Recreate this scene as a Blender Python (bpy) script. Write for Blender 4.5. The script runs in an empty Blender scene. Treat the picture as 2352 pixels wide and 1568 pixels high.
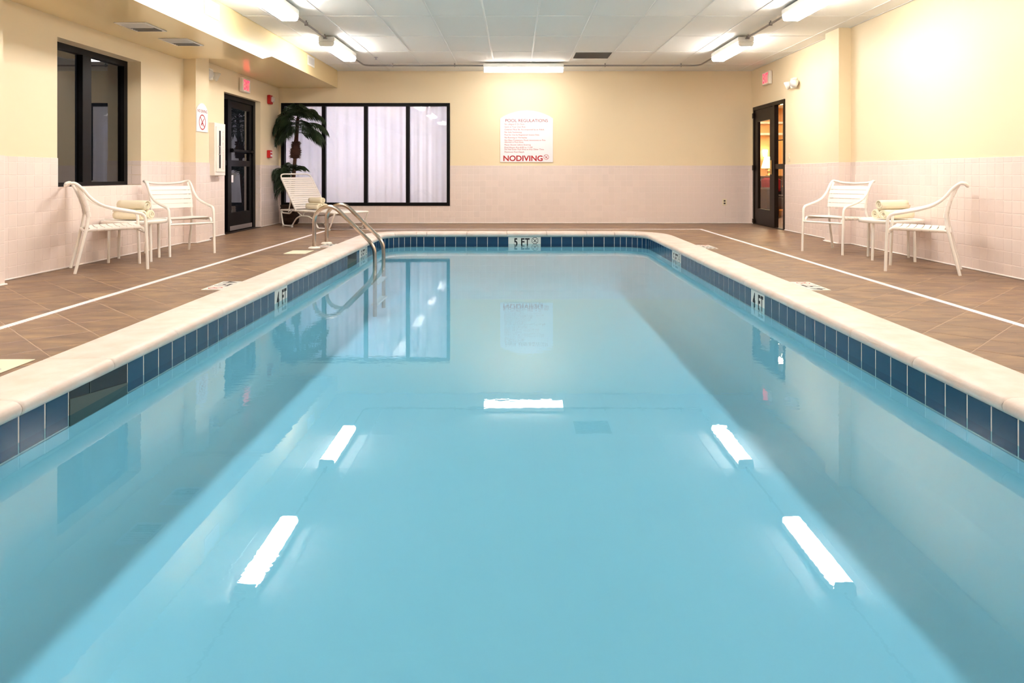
import bpy, math, random
from mathutils import Vector, Matrix
random.seed(7)
PI = math.pi
SC = bpy.context.scene
COL = SC.collection

# ------------------------------------------------------------------ camera, world, exposure
F_PX = 1670.0
CAM_Z = 0.87
cam_d = bpy.data.cameras.new('camera')
cam = bpy.data.objects.new('camera', cam_d)
COL.objects.link(cam)
cam.location = (0, 0, CAM_Z)
cam.rotation_euler = (PI / 2, 0, 0)
cam_d.sensor_width = 36.0
cam_d.lens = 36.0 * F_PX / 2352.0
cam_d.shift_x = -8.0 / 2352.0
cam_d.shift_y = -385.0 / 2352.0
cam_d.clip_start = 0.05
SC.camera = cam

world = bpy.data.worlds.new('night')
SC.world = world
world.use_nodes = True
world.node_tree.nodes['Background'].inputs[0].default_value = (0.01, 0.011, 0.014, 1)
world.node_tree.nodes['Background'].inputs[1].default_value = 0.3

SC.view_settings.view_transform = 'Standard'
SC.view_settings.look = 'None'
SC.view_settings.exposure = 1.6
SC.view_settings.gamma = 1.0
SC.view_settings.use_curve_mapping = False
SC.cycles.use_denoising = True
SC.cycles.use_light_tree = False
SC.cycles.caustics_reflective = False
SC.cycles.caustics_refractive = False
SC.cycles.max_bounces = 5
SC.cycles.diffuse_bounces = 4
SC.cycles.glossy_bounces = 3
SC.cycles.transparent_max_bounces = 8
SC.cycles.use_adaptive_sampling = True
SC.cycles.adaptive_threshold = 0.2
SC.cycles.adaptive_min_samples = 16
SC.cycles.sample_clamp_indirect = 8.0

LAMP_STRENGTH = 17.5          # fluorescent wrap-around diffusers
LAMP_COLOR = (1.0, 0.955, 0.915)

# ------------------------------------------------------------------ materials
def lin(c):
    c /= 255.0
    return c / 12.92 if c <= 0.04045 else ((c + 0.055) / 1.055) ** 2.4
def rgb(r, g, b):
    return (lin(r), lin(g), lin(b), 1.0)

MATS = {}
def mat(name, color, rough=0.5, metal=0.0, spec=0.5, emit=None, estr=0.0, vary=0.0, noise=None, bump=None, coat=0.0, trans=0.0):
    """principled material; vary = per-object brightness variation, noise = (scale xyz, amount, second colour), bump = (scale, strength, distance)"""
    m = bpy.data.materials.new(name)
    m.use_nodes = True
    nt = m.node_tree
    b = nt.nodes['Principled BSDF']
    if len(color) == 3:
        color = (*color, 1.0)
    b.inputs['Base Color'].default_value = color
    b.inputs['Roughness'].default_value = rough
    b.inputs['Metallic'].default_value = metal
    b.inputs['Specular IOR Level'].default_value = spec
    b.inputs['Coat Weight'].default_value = coat
    b.inputs['Coat Roughness'].default_value = 0.08
    if emit:
        b.inputs['Emission Color'].default_value = (*emit[:3], 1.0)
        b.inputs['Emission Strength'].default_value = estr
    out = None
    if noise or vary or bump:
        tc = nt.nodes.new('ShaderNodeTexCoord')
    if noise:
        sc, amt, c2 = noise
        mp = nt.nodes.new('ShaderNodeMapping')
        mp.inputs['Scale'].default_value = sc
        nt.links.new(tc.outputs['Object'], mp.inputs['Vector'])
        oi = nt.nodes.new('ShaderNodeObjectInfo')
        add = nt.nodes.new('ShaderNodeVectorMath'); add.operation = 'ADD'
        mul = nt.nodes.new('ShaderNodeMath'); mul.operation = 'MULTIPLY'; mul.inputs[1].default_value = 37.0
        nt.links.new(oi.outputs['Random'], mul.inputs[0])
        nt.links.new(mp.outputs[0], add.inputs[0]); nt.links.new(mul.outputs[0], add.inputs[1])
        nz = nt.nodes.new('ShaderNodeTexNoise')
        nz.inputs['Scale'].default_value = 1.0
        nz.inputs['Detail'].default_value = 5.0
        nz.inputs['Roughness'].default_value = 0.6
        nt.links.new(add.outputs[0], nz.inputs['Vector'])
        rp = nt.nodes.new('ShaderNodeValToRGB')
        rp.color_ramp.elements[0].position = 0.35
        rp.color_ramp.elements[1].position = 0.68
        rp.color_ramp.elements[0].color = color
        c2 = (*c2[:3], 1.0)
        rp.color_ramp.elements[1].color = tuple(color[i] * (1 - amt) + c2[i] * amt for i in range(4))
        nt.links.new(nz.outputs['Fac'], rp.inputs['Fac'])
        out = rp.outputs['Color']
    if vary:
        oi2 = nt.nodes.new('ShaderNodeObjectInfo')
        mr = nt.nodes.new('ShaderNodeMapRange')
        mr.inputs['To Min'].default_value = 1 - vary
        mr.inputs['To Max'].default_value = 1 + vary
        nt.links.new(oi2.outputs['Random'], mr.inputs['Value'])
        hs = nt.nodes.new('ShaderNodeHueSaturation')
        nt.links.new(mr.outputs[0], hs.inputs['Value'])
        if out:
            nt.links.new(out, hs.inputs['Color'])
        else:
            hs.inputs['Color'].default_value = color
        out = hs.outputs['Color']
    if out:
        nt.links.new(out, b.inputs['Base Color'])
    if bump:
        bs, st, dist = bump
        nb = nt.nodes.new('ShaderNodeTexNoise')
        nb.inputs['Scale'].default_value = bs
        nb.inputs['Detail'].default_value = 3.0
        nt.links.new(tc.outputs['Object'], nb.inputs['Vector'])
        bp = nt.nodes.new('ShaderNodeBump')
        bp.inputs['Strength'].default_value = st
        bp.inputs['Distance'].default_value = dist
        nt.links.new(nb.outputs['Fac'], bp.inputs['Height'])
        nt.links.new(bp.outputs[0], b.inputs['Normal'])
    MATS[name] = m
    return m

def glass_mat(name, tint=(0.93, 0.95, 0.95), ior=1.5, rough=0.0, bump_nodes=None):
    """a thin sheet: Fresnel mix of a clear transmission and a mirror reflection"""
    m = bpy.data.materials.new(name)
    m.use_nodes = True
    nt = m.node_tree
    nt.nodes.clear()
    o = nt.nodes.new('ShaderNodeOutputMaterial')
    mix = nt.nodes.new('ShaderNodeMixShader')
    fr = nt.nodes.new('ShaderNodeFresnel'); fr.inputs['IOR'].default_value = ior
    geo = nt.nodes.new('ShaderNodeNewGeometry')            # same reflectance from either side of the sheet
    mr = nt.nodes.new('ShaderNodeMapRange')
    mr.inputs['To Min'].default_value = ior; mr.inputs['To Max'].default_value = 1.0 / ior
    nt.links.new(geo.outputs['Backfacing'], mr.inputs['Value'])
    nt.links.new(mr.outputs[0], fr.inputs['IOR'])
    tr = nt.nodes.new('ShaderNodeBsdfTransparent'); tr.inputs['Color'].default_value = (*tint, 1)
    gl = nt.nodes.new('ShaderNodeBsdfGlossy'); gl.inputs['Roughness'].default_value = rough
    nt.links.new(fr.outputs[0], mix.inputs[0])
    nt.links.new(tr.outputs[0], mix.inputs[1])
    nt.links.new(gl.outputs[0], mix.inputs[2])
    nt.links.new(mix.outputs[0], o.inputs['Surface'])
    if bump_nodes:
        n = bump_nodes(nt)
        nt.links.new(n, fr.inputs['Normal'])
        nt.links.new(n, gl.inputs['Normal'])
    MATS[name] = m
    return m

mat('paint', rgb(243, 224, 189), 0.45, spec=0.35, bump=(90, 0.05, 0.002))
mat('soffit_paint', rgb(238, 214, 164), 0.22, spec=0.5, bump=(14, 0.04, 0.004))
mat('wall_tile', rgb(241, 224, 214), 0.22, vary=0.025)
mat('grout', rgb(244, 226, 218), 0.7)
mat('caulk', rgb(243, 232, 226), 0.5)
mat('floor_grout', rgb(182, 158, 138), 0.8)
mat('coping', rgb(234, 219, 208), 0.42, noise=((7, 7, 7), 0.55, rgb(222, 190, 170)), bump=(120, 0.25, 0.003), vary=0.03)
mat('mortar', rgb(222, 208, 186), 0.7, noise=((14, 14, 14), 0.5, rgb(196, 188, 160)))
mat('pool_tile', rgb(18, 62, 96), 0.16, spec=0.5, vary=0.10)
mat('pool_grout', rgb(226, 216, 206), 0.7)
mat('plaster', rgb(226, 243, 248), 0.6, noise=((1.5, 1.5, 1.5), 0.25, rgb(214, 240, 246)))
mat('ceiling_tile', rgb(238, 236, 229), 0.85, vary=0.02, bump=(160, 0.3, 0.003))
mat('grid_metal', rgb(232, 230, 224), 0.5)
mat('black_frame', rgb(10, 7, 9), 0.42, spec=0.15)
mat('bronze_frame', rgb(34, 23, 15), 0.42, spec=0.2)
mat('white_plastic', rgb(246, 238, 226), 0.35)
mat('white_strap', rgb(249, 240, 231), 0.42)
mat('white_tube', rgb(251, 244, 234), 0.25, coat=0.3)
mat('marker_tile', rgb(232, 230, 222), 0.3)
mat('black_print', rgb(22, 18, 20), 0.6)
mat('red_print', rgb(186, 12, 16), 0.6)
mat('pale_red_print', rgb(150, 28, 34), 0.6)
mat('faint_red_print', rgb(184, 74, 76), 0.6)
mat('board_white', rgb(247, 243, 246), 0.5)
mat('diffuser', (0.9, 0.9, 0.9), 0.4, emit=LAMP_COLOR, estr=LAMP_STRENGTH)
mat('dim_diffuser', (0.9, 0.9, 0.9), 0.4, emit=LAMP_COLOR, estr=LAMP_STRENGTH * 0.5)
mat('housing', rgb(238, 236, 230), 0.4)
mat('conduit', rgb(150, 145, 142), 0.35, metal=0.7)
mat('steel', rgb(205, 192, 180), 0.22, metal=1.0, noise=((3, 3, 9), 0.5, rgb(160, 136, 116)))
mat('vent_dark', rgb(70, 62, 56), 0.6)
mat('vent_grey', rgb(168, 160, 150), 0.6)
mat('vent_light', rgb(226, 222, 214), 0.5)
mat('towel', rgb(252, 241, 214), 0.95, spec=0.1, bump=(420, 0.7, 0.004))
mat('leaf', rgb(38, 56, 28), 0.5, noise=((9, 9, 9), 0.6, rgb(24, 38, 18)))
mat('trunk', rgb(92, 62, 44), 0.9, noise=((30, 30, 8), 0.7, rgb(50, 30, 22)), bump=(60, 0.8, 0.01))
mat('fibre', rgb(66, 38, 26), 0.95)
mat('basket', rgb(64, 40, 26), 0.8, noise=((20, 20, 60), 0.7, rgb(30, 18, 12)), bump=(70, 0.8, 0.01))
mat('soil', rgb(48, 36, 28), 0.95)
mat('curtain', rgb(246, 244, 250), 0.8, spec=0.1)
mat('red_box', rgb(196, 22, 30), 0.35)
mat('clear_lens', rgb(226, 222, 216), 0.15)
mat('exit_red', rgb(255, 40, 50), 0.5, emit=(1.0, 0.03, 0.06), estr=1.1)
mat('brass', rgb(214, 176, 110), 0.3, metal=1.0)
mat('ivory', rgb(238, 226, 196), 0.4)
mat('aluminium', rgb(190, 184, 186), 0.35, metal=0.8)
mat('skimmer_shade', rgb(16, 28, 38), 0.5)
mat('weir', rgb(78, 86, 80), 0.5)
mat('rubber', rgb(212, 206, 196), 0.6)
mat('lobby_paint', rgb(228, 170, 100), 0.7)
mat('lobby_floor', rgb(120, 84, 56), 0.5)
mat('lobby_white', rgb(245, 236, 220), 0.6)
mat('wood', rgb(132, 84, 46), 0.4, noise=((3, 3, 26), 0.6, rgb(96, 56, 30)))
mat('lamp_shade', rgb(250, 236, 190), 0.8, emit=(1.0, 0.80, 0.36), estr=3.2)
mat('sconce_glow', rgb(255, 244, 220), 0.8, emit=(1.0, 0.88, 0.62), estr=6.0)
mat('corridor_fill', (0.9, 0.9, 0.9), 0.5, emit=(0.93, 0.93, 1.0), estr=96.0)  # glow of the unseen lights added behind the curtains
mat('lobby_fill', (0.9, 0.9, 0.9), 0.5, emit=(1.0, 0.82, 0.58), estr=88.0)  # glow of the unseen lights added to lift the lobby
mat('upholstery', rgb(110, 104, 104), 0.9)
mat('red_cloth', rgb(176, 34, 42), 0.9)
MATS['exit_red'].cycles.emission_sampling = 'NONE'
def curtain_mat():
    m = MATS['curtain']
    nt = m.node_tree
    o = [n for n in nt.nodes if n.type == 'OUTPUT_MATERIAL'][0]
    mx = nt.nodes.new('ShaderNodeMixShader'); mx.inputs[0].default_value = 0.4
    tr = nt.nodes.new('ShaderNodeBsdfTranslucent'); tr.inputs['Color'].default_value = rgb(246, 244, 252)
    nt.links.new(nt.nodes['Principled BSDF'].outputs[0], mx.inputs[1]); nt.links.new(tr.outputs[0], mx.inputs[2])
    nt.links.new(mx.outputs[0], o.inputs['Surface'])
curtain_mat()
glass_mat('pane_glass', ior=1.6, tint=(0.97, 0.98, 0.98))
glass_mat('coated_glass', ior=2.3, tint=(0.7, 0.7, 0.7))

def slate():
    m = mat('slate', rgb(164, 128, 102), 0.42, spec=0.4, vary=0.07)
    nt = m.node_tree
    b = nt.nodes['Principled BSDF']
    hs = [n for n in nt.nodes if n.type == 'HUE_SAT'][0]
    geo = nt.nodes.new('ShaderNodeNewGeometry')
    oi = nt.nodes.new('ShaderNodeObjectInfo')
    sc = nt.nodes.new('ShaderNodeMath'); sc.operation = 'MULTIPLY'; sc.inputs[1].default_value = 19.0
    nt.links.new(oi.outputs['Random'], sc.inputs[0])
    def layer(scale, rot, detail):
        mp = nt.nodes.new('ShaderNodeMapping')
        mp.inputs['Scale'].default_value = scale
        mp.inputs['Rotation'].default_value = (0, 0, rot)
        nt.links.new(geo.outputs['Position'], mp.inputs['Vector'])
        ad = nt.nodes.new('ShaderNodeVectorMath'); ad.operation = 'ADD'
        nt.links.new(mp.outputs[0], ad.inputs[0]); nt.links.new(sc.outputs[0], ad.inputs[1])
        nz = nt.nodes.new('ShaderNodeTexNoise')
        nz.inputs['Scale'].default_value = 1.0
        nz.inputs['Detail'].default_value = detail
        nz.inputs['Roughness'].default_value = 0.62
        nz.inputs['Distortion'].default_value = 0.25
        nt.links.new(ad.outputs[0], nz.inputs['Vector'])
        return nz
    n1 = layer((2.8, 9.5, 1.0), 0.12, 7.0)
    r1 = nt.nodes.new('ShaderNodeValToRGB')
    cr = r1.color_ramp
    cr.elements[0].position = 0.30; cr.elements[0].color = rgb(106, 84, 70)
    cr.elements[1].position = 0.72; cr.elements[1].color = rgb(168, 136, 100)
    e = cr.elements.new(0.44); e.color = rgb(124, 98, 79)
    e = cr.elements.new(0.58); e.color = rgb(145, 116, 88)
    nt.links.new(n1.outputs['Fac'], r1.inputs['Fac'])
    n2 = layer((3.0, 7.0, 1.0), 0.3, 3.0)
    r2 = nt.nodes.new('ShaderNodeValToRGB')
    r2.color_ramp.elements[0].position = 0.52; r2.color_ramp.elements[0].color = (0, 0, 0, 1)
    r2.color_ramp.elements[1].position = 0.75; r2.color_ramp.elements[1].color = (0.7, 0.7, 0.7, 1)
    nt.links.new(n2.outputs['Fac'], r2.inputs['Fac'])
    mx = nt.nodes.new('ShaderNodeMixRGB')
    mx.inputs['Color2'].default_value = rgb(126, 99, 88)
    nt.links.new(r2.outputs['Color'], mx.inputs['Fac'])
    nt.links.new(r1.outputs['Color'], mx.inputs['Color1'])
    nt.links.new(mx.outputs[0], hs.inputs['Color'])
    bp = nt.nodes.new('ShaderNodeBump'); bp.inputs['Strength'].default_value = 0.35; bp.inputs['Distance'].default_value = 0.004
    nt.links.new(n1.outputs['Fac'], bp.inputs['Height'])
    nt.links.new(bp.outputs[0], b.inputs['Normal'])
slate()

def drain_mat():
    m = mat('drain', rgb(240, 228, 230), 0.45)
    nt = m.node_tree
    tc = nt.nodes.new('ShaderNodeTexCoord')
    wv = nt.nodes.new('ShaderNodeTexWave')
    wv.bands_direction = 'DIAGONAL'
    wv.inputs['Scale'].default_value = 26.0
    nt.links.new(tc.outputs['Object'], wv.inputs['Vector'])
    rp = nt.nodes.new('ShaderNodeValToRGB')
    rp.color_ramp.elements[0].position = 0.1; rp.color_ramp.elements[0].color = rgb(226, 212, 214)
    rp.color_ramp.elements[1].position = 0.3; rp.color_ramp.elements[1].color = rgb(242, 231, 233)
    nt.links.new(wv.outputs['Fac'], rp.inputs['Fac'])
    nt.links.new(rp.outputs['Color'], nt.nodes['Principled BSDF'].inputs['Base Color'])
drain_mat()

def water_bump(nt):
    tc = nt.nodes.new('ShaderNodeTexCoord')
    def nz(scale, detail):
        mp = nt.nodes.new('ShaderNodeMapping'); mp.inputs['Scale'].default_value = scale
        nt.links.new(tc.outputs['Object'], mp.inputs['Vector'])
        n = nt.nodes.new('ShaderNodeTexNoise'); n.inputs['Scale'].default_value = 1.0; n.inputs['Detail'].default_value = detail
        nt.links.new(mp.outputs[0], n.inputs['Vector'])
        return n
    fine = nz((14, 22, 1), 2.0)
    broad = nz((0.9, 0.7, 1), 1.0)
    rp = nt.nodes.new('ShaderNodeMapRange')
    rp.inputs['From Min'].default_value = 0.42; rp.inputs['From Max'].default_value = 0.75
    rp.inputs['To Min'].default_value = 0.06; rp.inputs['To Max'].default_value = 1.0
    nt.links.new(broad.outputs['Fac'], rp.inputs['Value'])
    mu = nt.nodes.new('ShaderNodeMath'); mu.operation = 'MULTIPLY'
    nt.links.new(fine.outputs['Fac'], mu.inputs[0]); nt.links.new(rp.outputs[0], mu.inputs[1])
    bp = nt.nodes.new('ShaderNodeBump')
    bp.inputs['Strength'].default_value = 1.0
    bp.inputs['Distance'].default_value = 0.00045
    nt.links.new(mu.outputs[0], bp.inputs['Height'])
    return bp.outputs[0]
glass_mat('water', tint=(0.47, 0.745, 0.86), ior=1.33, bump_nodes=water_bump)

# ------------------------------------------------------------------ mesh helpers
class MB:
    def __init__(s):
        s.v = []; s.f = []; s.sm = []
    def add(s, verts, faces, smooth=False):
        o = len(s.v)
        s.v += [tuple(p) for p in verts]
        s.f += [tuple(i + o for i in f) for f in faces]
        s.sm += [smooth] * len(faces)
        return s
    def box(s, x0, x1, y0, y1, z0, z1, bev=0.0):
        if bev <= 0:
            vs = [(x0, y0, z0), (x1, y0, z0), (x1, y1, z0), (x0, y1, z0), (x0, y0, z1), (x1, y0, z1), (x1, y1, z1), (x0, y1, z1)]
            return s.add(vs, [(3, 2, 1, 0), (4, 5, 6, 7), (0, 1, 5, 4), (1, 2, 6, 5), (2, 3, 7, 6), (3, 0, 4, 7)])
        b = min(bev, (x1 - x0) / 2.01, (y1 - y0) / 2.01, (z1 - z0) / 2.01)
        vs = []
        for (xa, xb, ya, yb, z) in ((x0 + b, x1 - b, y0 + b, y1 - b, z0), (x0, x1, y0, y1, z0 + b), (x0, x1, y0, y1, z1 - b), (x0 + b, x1 - b, y0 + b, y1 - b, z1)):
            vs += [(xa, ya, z), (xb, ya, z), (xb, yb, z), (xa, yb, z)]
        fs = [(3, 2, 1, 0), (12, 13, 14, 15)]
        for k in range(3):
            for i in range(4):
                j = (i + 1) % 4
                fs.append((4 * k + i, 4 * k + j, 4 * k + 4 + j, 4 * k + 4 + i))
        return s.add(vs, fs)
    def tube(s, path, r, n=10, cap=True, closed=False, rfun=None):
        P = [Vector(p) for p in path]
        m = len(P)
        rings = []
        prev = None
        for i in range(m):
            if closed:
                t = (P[(i + 1) % m] - P[i - 1]).normalized()
            else:
                t = (P[min(i + 1, m - 1)] - P[max(i - 1, 0)]).normalized()
            if prev is None:
                a = Vector((0, 0, 1)) if abs(t.z) < 0.9 else Vector((1, 0, 0))
                nrm = (a - t * a.dot(t)).normalized()
            else:
                nrm = (prev - t * prev.dot(t)).normalized()
            prev = nrm
            bn = t.cross(nrm)
            rr = rfun(i / max(1, m - 1)) if rfun else r
            rings.append([P[i] + (nrm * math.cos(2 * PI * k / n) + bn * math.sin(2 * PI * k / n)) * rr for k in range(n)])
        vs = [p for ring in rings for p in ring]
        fs = []
        for i in range(m if closed else m - 1):
            i2 = (i + 1) % m
            for k in range(n):
                k2 = (k + 1) % n
                fs.append((i * n + k, i * n + k2, i2 * n + k2, i2 * n + k))
        s.add(vs, fs, True)
        if cap and not closed:
            s.add(rings[0], [tuple(range(n))[::-1]])
            s.add(rings[-1], [tuple(range(n))])
        return s
    def lathe(s, prof, n=32, c=(0, 0, 0), smooth=True):
        vs = []; fs = []
        for (r, z) in prof:
            for k in range(n):
                a = 2 * PI * k / n
                vs.append((c[0] + r * math.cos(a), c[1] + r * math.sin(a), c[2] + z))
        for i in range(len(prof) - 1):
            for k in range(n):
                k2 = (k + 1) % n
                fs.append((i * n + k, i * n + k2, (i + 1) * n + k2, (i + 1) * n + k))
        s.add(vs, fs, smooth)
        o = len(s.v) - len(vs)
        if prof[0][0] > 1e-6:
            s.f.append(tuple(o + k for k in range(n))[::-1]); s.sm.append(False)
        if prof[-1][0] > 1e-6:
            s.f.append(tuple(o + (len(prof) - 1) * n + k for k in range(n))); s.sm.append(False)
        return s
    def prism(s, poly, z0, z1):
        n = len(poly)
        vs = [(x, y, z0) for x, y in poly] + [(x, y, z1) for x, y in poly]
        fs = [tuple(range(n))[::-1], tuple(range(n, 2 * n))]
        fs += [(i, (i + 1) % n, n + (i + 1) % n, n + i) for i in range(n)]
        return s.add(vs, fs)
    def xf(s, M):
        s.v = [tuple(M @ Vector(p)) for p in s.v]
        return s
    def mesh(s, name, material):
        me = bpy.data.meshes.new(name)
        me.from_pydata(s.v, [], s.f)
        me.polygons.foreach_set('use_smooth', s.sm)
        me.materials.append(MATS[material] if isinstance(material, str) else material)
        me.update()
        return me
    def build(s, name, material, parent=None, M=None):
        return link(name, s.mesh(name, material), parent, M)

def link(name, data, parent=None, M=None):
    o = bpy.data.objects.new(name, data)
    COL.objects.link(o)
    if parent is not None:
        o.parent = parent
    if M is not None:
        o.matrix_local = M
    return o
def tag(o, label=None, cat=None, group=None, kind=None):
    if label: o['label'] = label
    if cat: o['category'] = cat
    if group: o['group'] = group
    if kind: o['kind'] = kind
    return o
def thing(name, label, cat, loc=(0, 0, 0), rotz=0.0, group=None, kind=None):
    o = bpy.data.objects.new(name, None)
    COL.objects.link(o)
    o.location = loc
    o.rotation_euler = (0, 0, rotz)
    return tag(o, label, cat, group, kind)
def copy_tree(o, parent=None):
    c = o.copy(); COL.objects.link(c)
    if parent is not None:
        c.parent = parent
    for ch in list(o.children):
        copy_tree(ch, c)
    return c
def frame_mat(origin, u, v):
    """matrix whose local x = u, y = v, z = u x v"""
    u = Vector(u).normalized(); v = Vector(v).normalized(); w = u.cross(v)
    M = Matrix.Identity(4)
    for i in range(3):
        M[i][0] = u[i]; M[i][1] = v[i]; M[i][2] = w[i]; M[i][3] = origin[i]
    return M
def spline(pts, k=6):
    """Catmull-Rom through points"""
    P = [Vector(p) for p in pts]
    out = []
    for i in range(len(P) - 1):
        p0 = P[i - 1] if i > 0 else P[0] * 2 - P[1]
        p1, p2 = P[i], P[i + 1]
        p3 = P[i + 2] if i + 2 < len(P) else P[-1] * 2 - P[-2]
        for j in range(k):
            t = j / k
            out.append(0.5 * ((2 * p1) + (p2 - p0) * t + (2 * p0 - 5 * p1 + 4 * p2 - p3) * t * t + (3 * p1 - p0 - 3 * p2 + p3) * t ** 3))
    out.append(P[-1])
    return out
def fillet(pts, r, k=6):
    P = [Vector(p) for p in pts]
    out = [P[0]]
    for i in range(1, len(P) - 1):
        a = (P[i - 1] - P[i]); b = (P[i + 1] - P[i])
        d = min(r, a.length * 0.49, b.length * 0.49)
        s, e = P[i] + a.normalized() * d, P[i] + b.normalized() * d
        for j in range(k + 1):
            t = j / k
            out.append((1 - t) ** 2 * s + 2 * t * (1 - t) * P[i] + t * t * e)
    out.append(P[-1])
    return out
def project(p):
    if p[1] < 0.3: return None
    return (1184 + F_PX * p[0] / p[1], 399 - F_PX * (p[2] - CAM_Z) / p[1])

# ---- lettering
_text_cache = {}
def text_data(body, w, h, material, bold=0.0):
    key = (body, round(w, 4), h, material, bold)
    if key in _text_cache: return _text_cache[key]
    cu = bpy.data.curves.new('lettering', 'FONT')
    cu.body = body
    cu.size = 1.0
    cu.extrude = 0.0
    cu.offset = bold
    cu.resolution_u = 6 if len(body) < 20 else 3
    ob = bpy.data.objects.new('lettering', cu)
    COL.objects.link(ob)
    bpy.context.view_layer.update()
    dg = bpy.context.evaluated_depsgraph_get()
    me = bpy.data.meshes.new_from_object(ob.evaluated_get(dg))
    bpy.data.objects.remove(ob)
    xs = [v.co.x for v in me.vertices]; ys = [v.co.y for v in me.vertices]
    x0, x1, y0, y1 = min(xs), max(xs), min(ys), max(ys)
    sy = h / (y1 - y0) if h else None
    sx = w / (x1 - x0) if w else sy
    if sy is None: sy = sx
    for v in me.vertices:
        v.co.x = (v.co.x - (x0 + x1) / 2) * sx
        v.co.y = (v.co.y - ((y0 + y1) / 2 if h else 0.34)) * sy
        v.co.z = 0
    me.materials.clear()
    me.materials.append(MATS[material])
    _text_cache[key] = me
    return me
def lettering(body, w, h, material, parent, M, name='lettering'):
    return link(name, text_data(body, w, h, material, 0.03 if material in ('black_print', 'exit_red') else 0.0), parent, M)

def no_diving(parent, M, r, material, octagon=False, name='no_diving_symbol'):
    """ring, diagonal bar and a small diving figure, flat print"""
    b = MB()
    n = 8 if octagon else 28
    off = PI / 8 if octagon else 0
    t = r * 0.13
    vs = []; fs = []
    for k in range(n):
        a = 2 * PI * k / n + off
        vs += [(r * math.cos(a), r * math.sin(a), 0), ((r - t) * math.cos(a), (r - t) * math.sin(a), 0)]
    for k in range(n):
        k2 = (k + 1) % n
        fs.append((2 * k, 2 * k2, 2 * k2 + 1, 2 * k + 1))
    b.add(vs, fs)
    def bar(x0, y0, x1, y1, w, z=0.0003):
        d = Vector((x1 - x0, y1 - y0, 0)).normalized(); q = Vector((-d.y, d.x, 0)) * w / 2
        b.add([(x0 + q.x, y0 + q.y, z), (x0 - q.x, y0 - q.y, z), (x1 - q.x, y1 - q.y, z), (x1 + q.x, y1 + q.y, z)], [(0, 1, 2, 3)])
    c = 0.66 * r
    bar(-c, c, c, -c, t * 1.05)
    bar(0.50 * r, 0.48 * r, -0.02 * r, -0.02 * r, t * 0.9, 0.0006)
    bar(-0.02 * r, -0.02 * r, -0.40 * r, -0.42 * r, t * 1.3, 0.0006)
    bar(-0.05 * r, -0.05 * r, 0.10 * r, -0.50 * r, t * 0.8, 0.0006)
    return b.build(name, material, parent, M)

# ------------------------------------------------------------------ room dimensions
XW = 4.15            # tile face of the side walls
YB = 12.77           # back wall
YF = -1.6            # wall behind the camera
ZC = 2.674           # suspended ceiling
Z_WAIN = 1.0157
POOL_X = 1.90; POOL_Y0 = 0.95; POOL_Y1 = 10.67; POOL_R = 0.45
Z_WATER = -0.158
PIER = 4.0           # face of the piers
PIERS_L = [(1.5, 1.9), (5.285, 5.685), (9.10, 9.50)]
PIERS_R = [(1.4, 1.8), (5.2, 5.6), (9.00, 9.40)]

def grid_panel(us, vs, hole, place, t):
    """slab with rectangular openings, one connected mesh; place(u, v, d) -> xyz, d runs 0 (room side) .. t (far side)"""
    b = MB()
    nu, nv = len(us), len(vs)
    idx = {}
    verts = []
    def vid(i, j, d):
        k = (i, j, d)
        if k not in idx:
            idx[k] = len(verts); verts.append(place(us[i], vs[j], 0 if d == 0 else t))
        return idx[k]
    solid = {}
    for i in range(nu - 1):
        for j in range(nv - 1):
            solid[i, j] = not hole((us[i] + us[i + 1]) / 2, (vs[j] + vs[j + 1]) / 2)
    fs = []
    for (i, j), s in solid.items():
        if not s: continue
        fs.append((vid(i, j, 0), vid(i + 1, j, 0), vid(i + 1, j + 1, 0), vid(i, j + 1, 0)))
        fs.append((vid(i, j + 1, 1), vid(i + 1, j + 1, 1), vid(i + 1, j, 1), vid(i, j, 1)))
        for (di, dj, a, c) in ((-1, 0, (i, j + 1), (i, j)), (1, 0, (i + 1, j), (i + 1, j + 1)), (0, -1, (i, j), (i + 1, j)), (0, 1, (i + 1, j + 1), (i, j + 1))):
            if not solid.get((i + di, j + dj), False):
                fs.append((vid(*a, 0), vid(*a, 1), vid(*c, 1), vid(*c, 0)))
    b.add(verts, fs)
    return b

# openings (u0, u1, v0, v1)
WIN_L = (6.594, 8.068, 0.742, 2.113)
DOOR_L = (10.37, 11.85, -0.02, 2.042)
DOOR_R = (11.20, 12.67, -0.02, 2.02)
WIN_B = (-4.11, -1.155, 0.312, 2.108)
def in_rects(rects):
    return lambda u, v: any(r[0] < u < r[1] and r[2] < v < r[3] for r in rects)
def cuts(a, b, rects, k):
    s = {a, b}
    for r in rects:
        s.add(max(a, min(b, r[k]))); s.add(max(a, min(b, r[k + 1])))
    return sorted(s)
PAINT = 0.006
HL, HR, HB = [WIN_L, DOOR_L], [DOOR_R], [WIN_B]
wall_left = grid_panel(cuts(YF, YB + 0.2, HL, 0), cuts(-0.02, 2.9, HL, 2), in_rects(HL), lambda u, v, d: (-XW - PAINT - d, u, v), 0.22).build('wall_left', 'paint')
wall_right = grid_panel(cuts(YF, YB + 0.2, HR, 0), cuts(-0.02, 2.9, HR, 2), in_rects(HR), lambda u, v, d: (XW + PAINT + d, u, v), 0.05).build('wall_right', 'paint')
wall_back = grid_panel(cuts(-XW - PAINT, XW + PAINT, HB, 0), cuts(-0.02, 2.9, HB, 2), in_rects(HB), lambda u, v, d: (u, YB + PAINT + d, v), 0.12).build('wall_back', 'paint')
wall_front = MB().box(-XW - 0.2, XW + 0.2, YF - 0.15, YF, -0.02, 2.9).build('wall_front', 'paint')
tag(wall_left, 'cream painted wall with dark window, recessed black door and pink tiled base', 'wall', kind='structure')
tag(wall_right, 'long cream painted wall with pink tiled base behind two white chairs and a flush brown door', 'wall', kind='structure')
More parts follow.
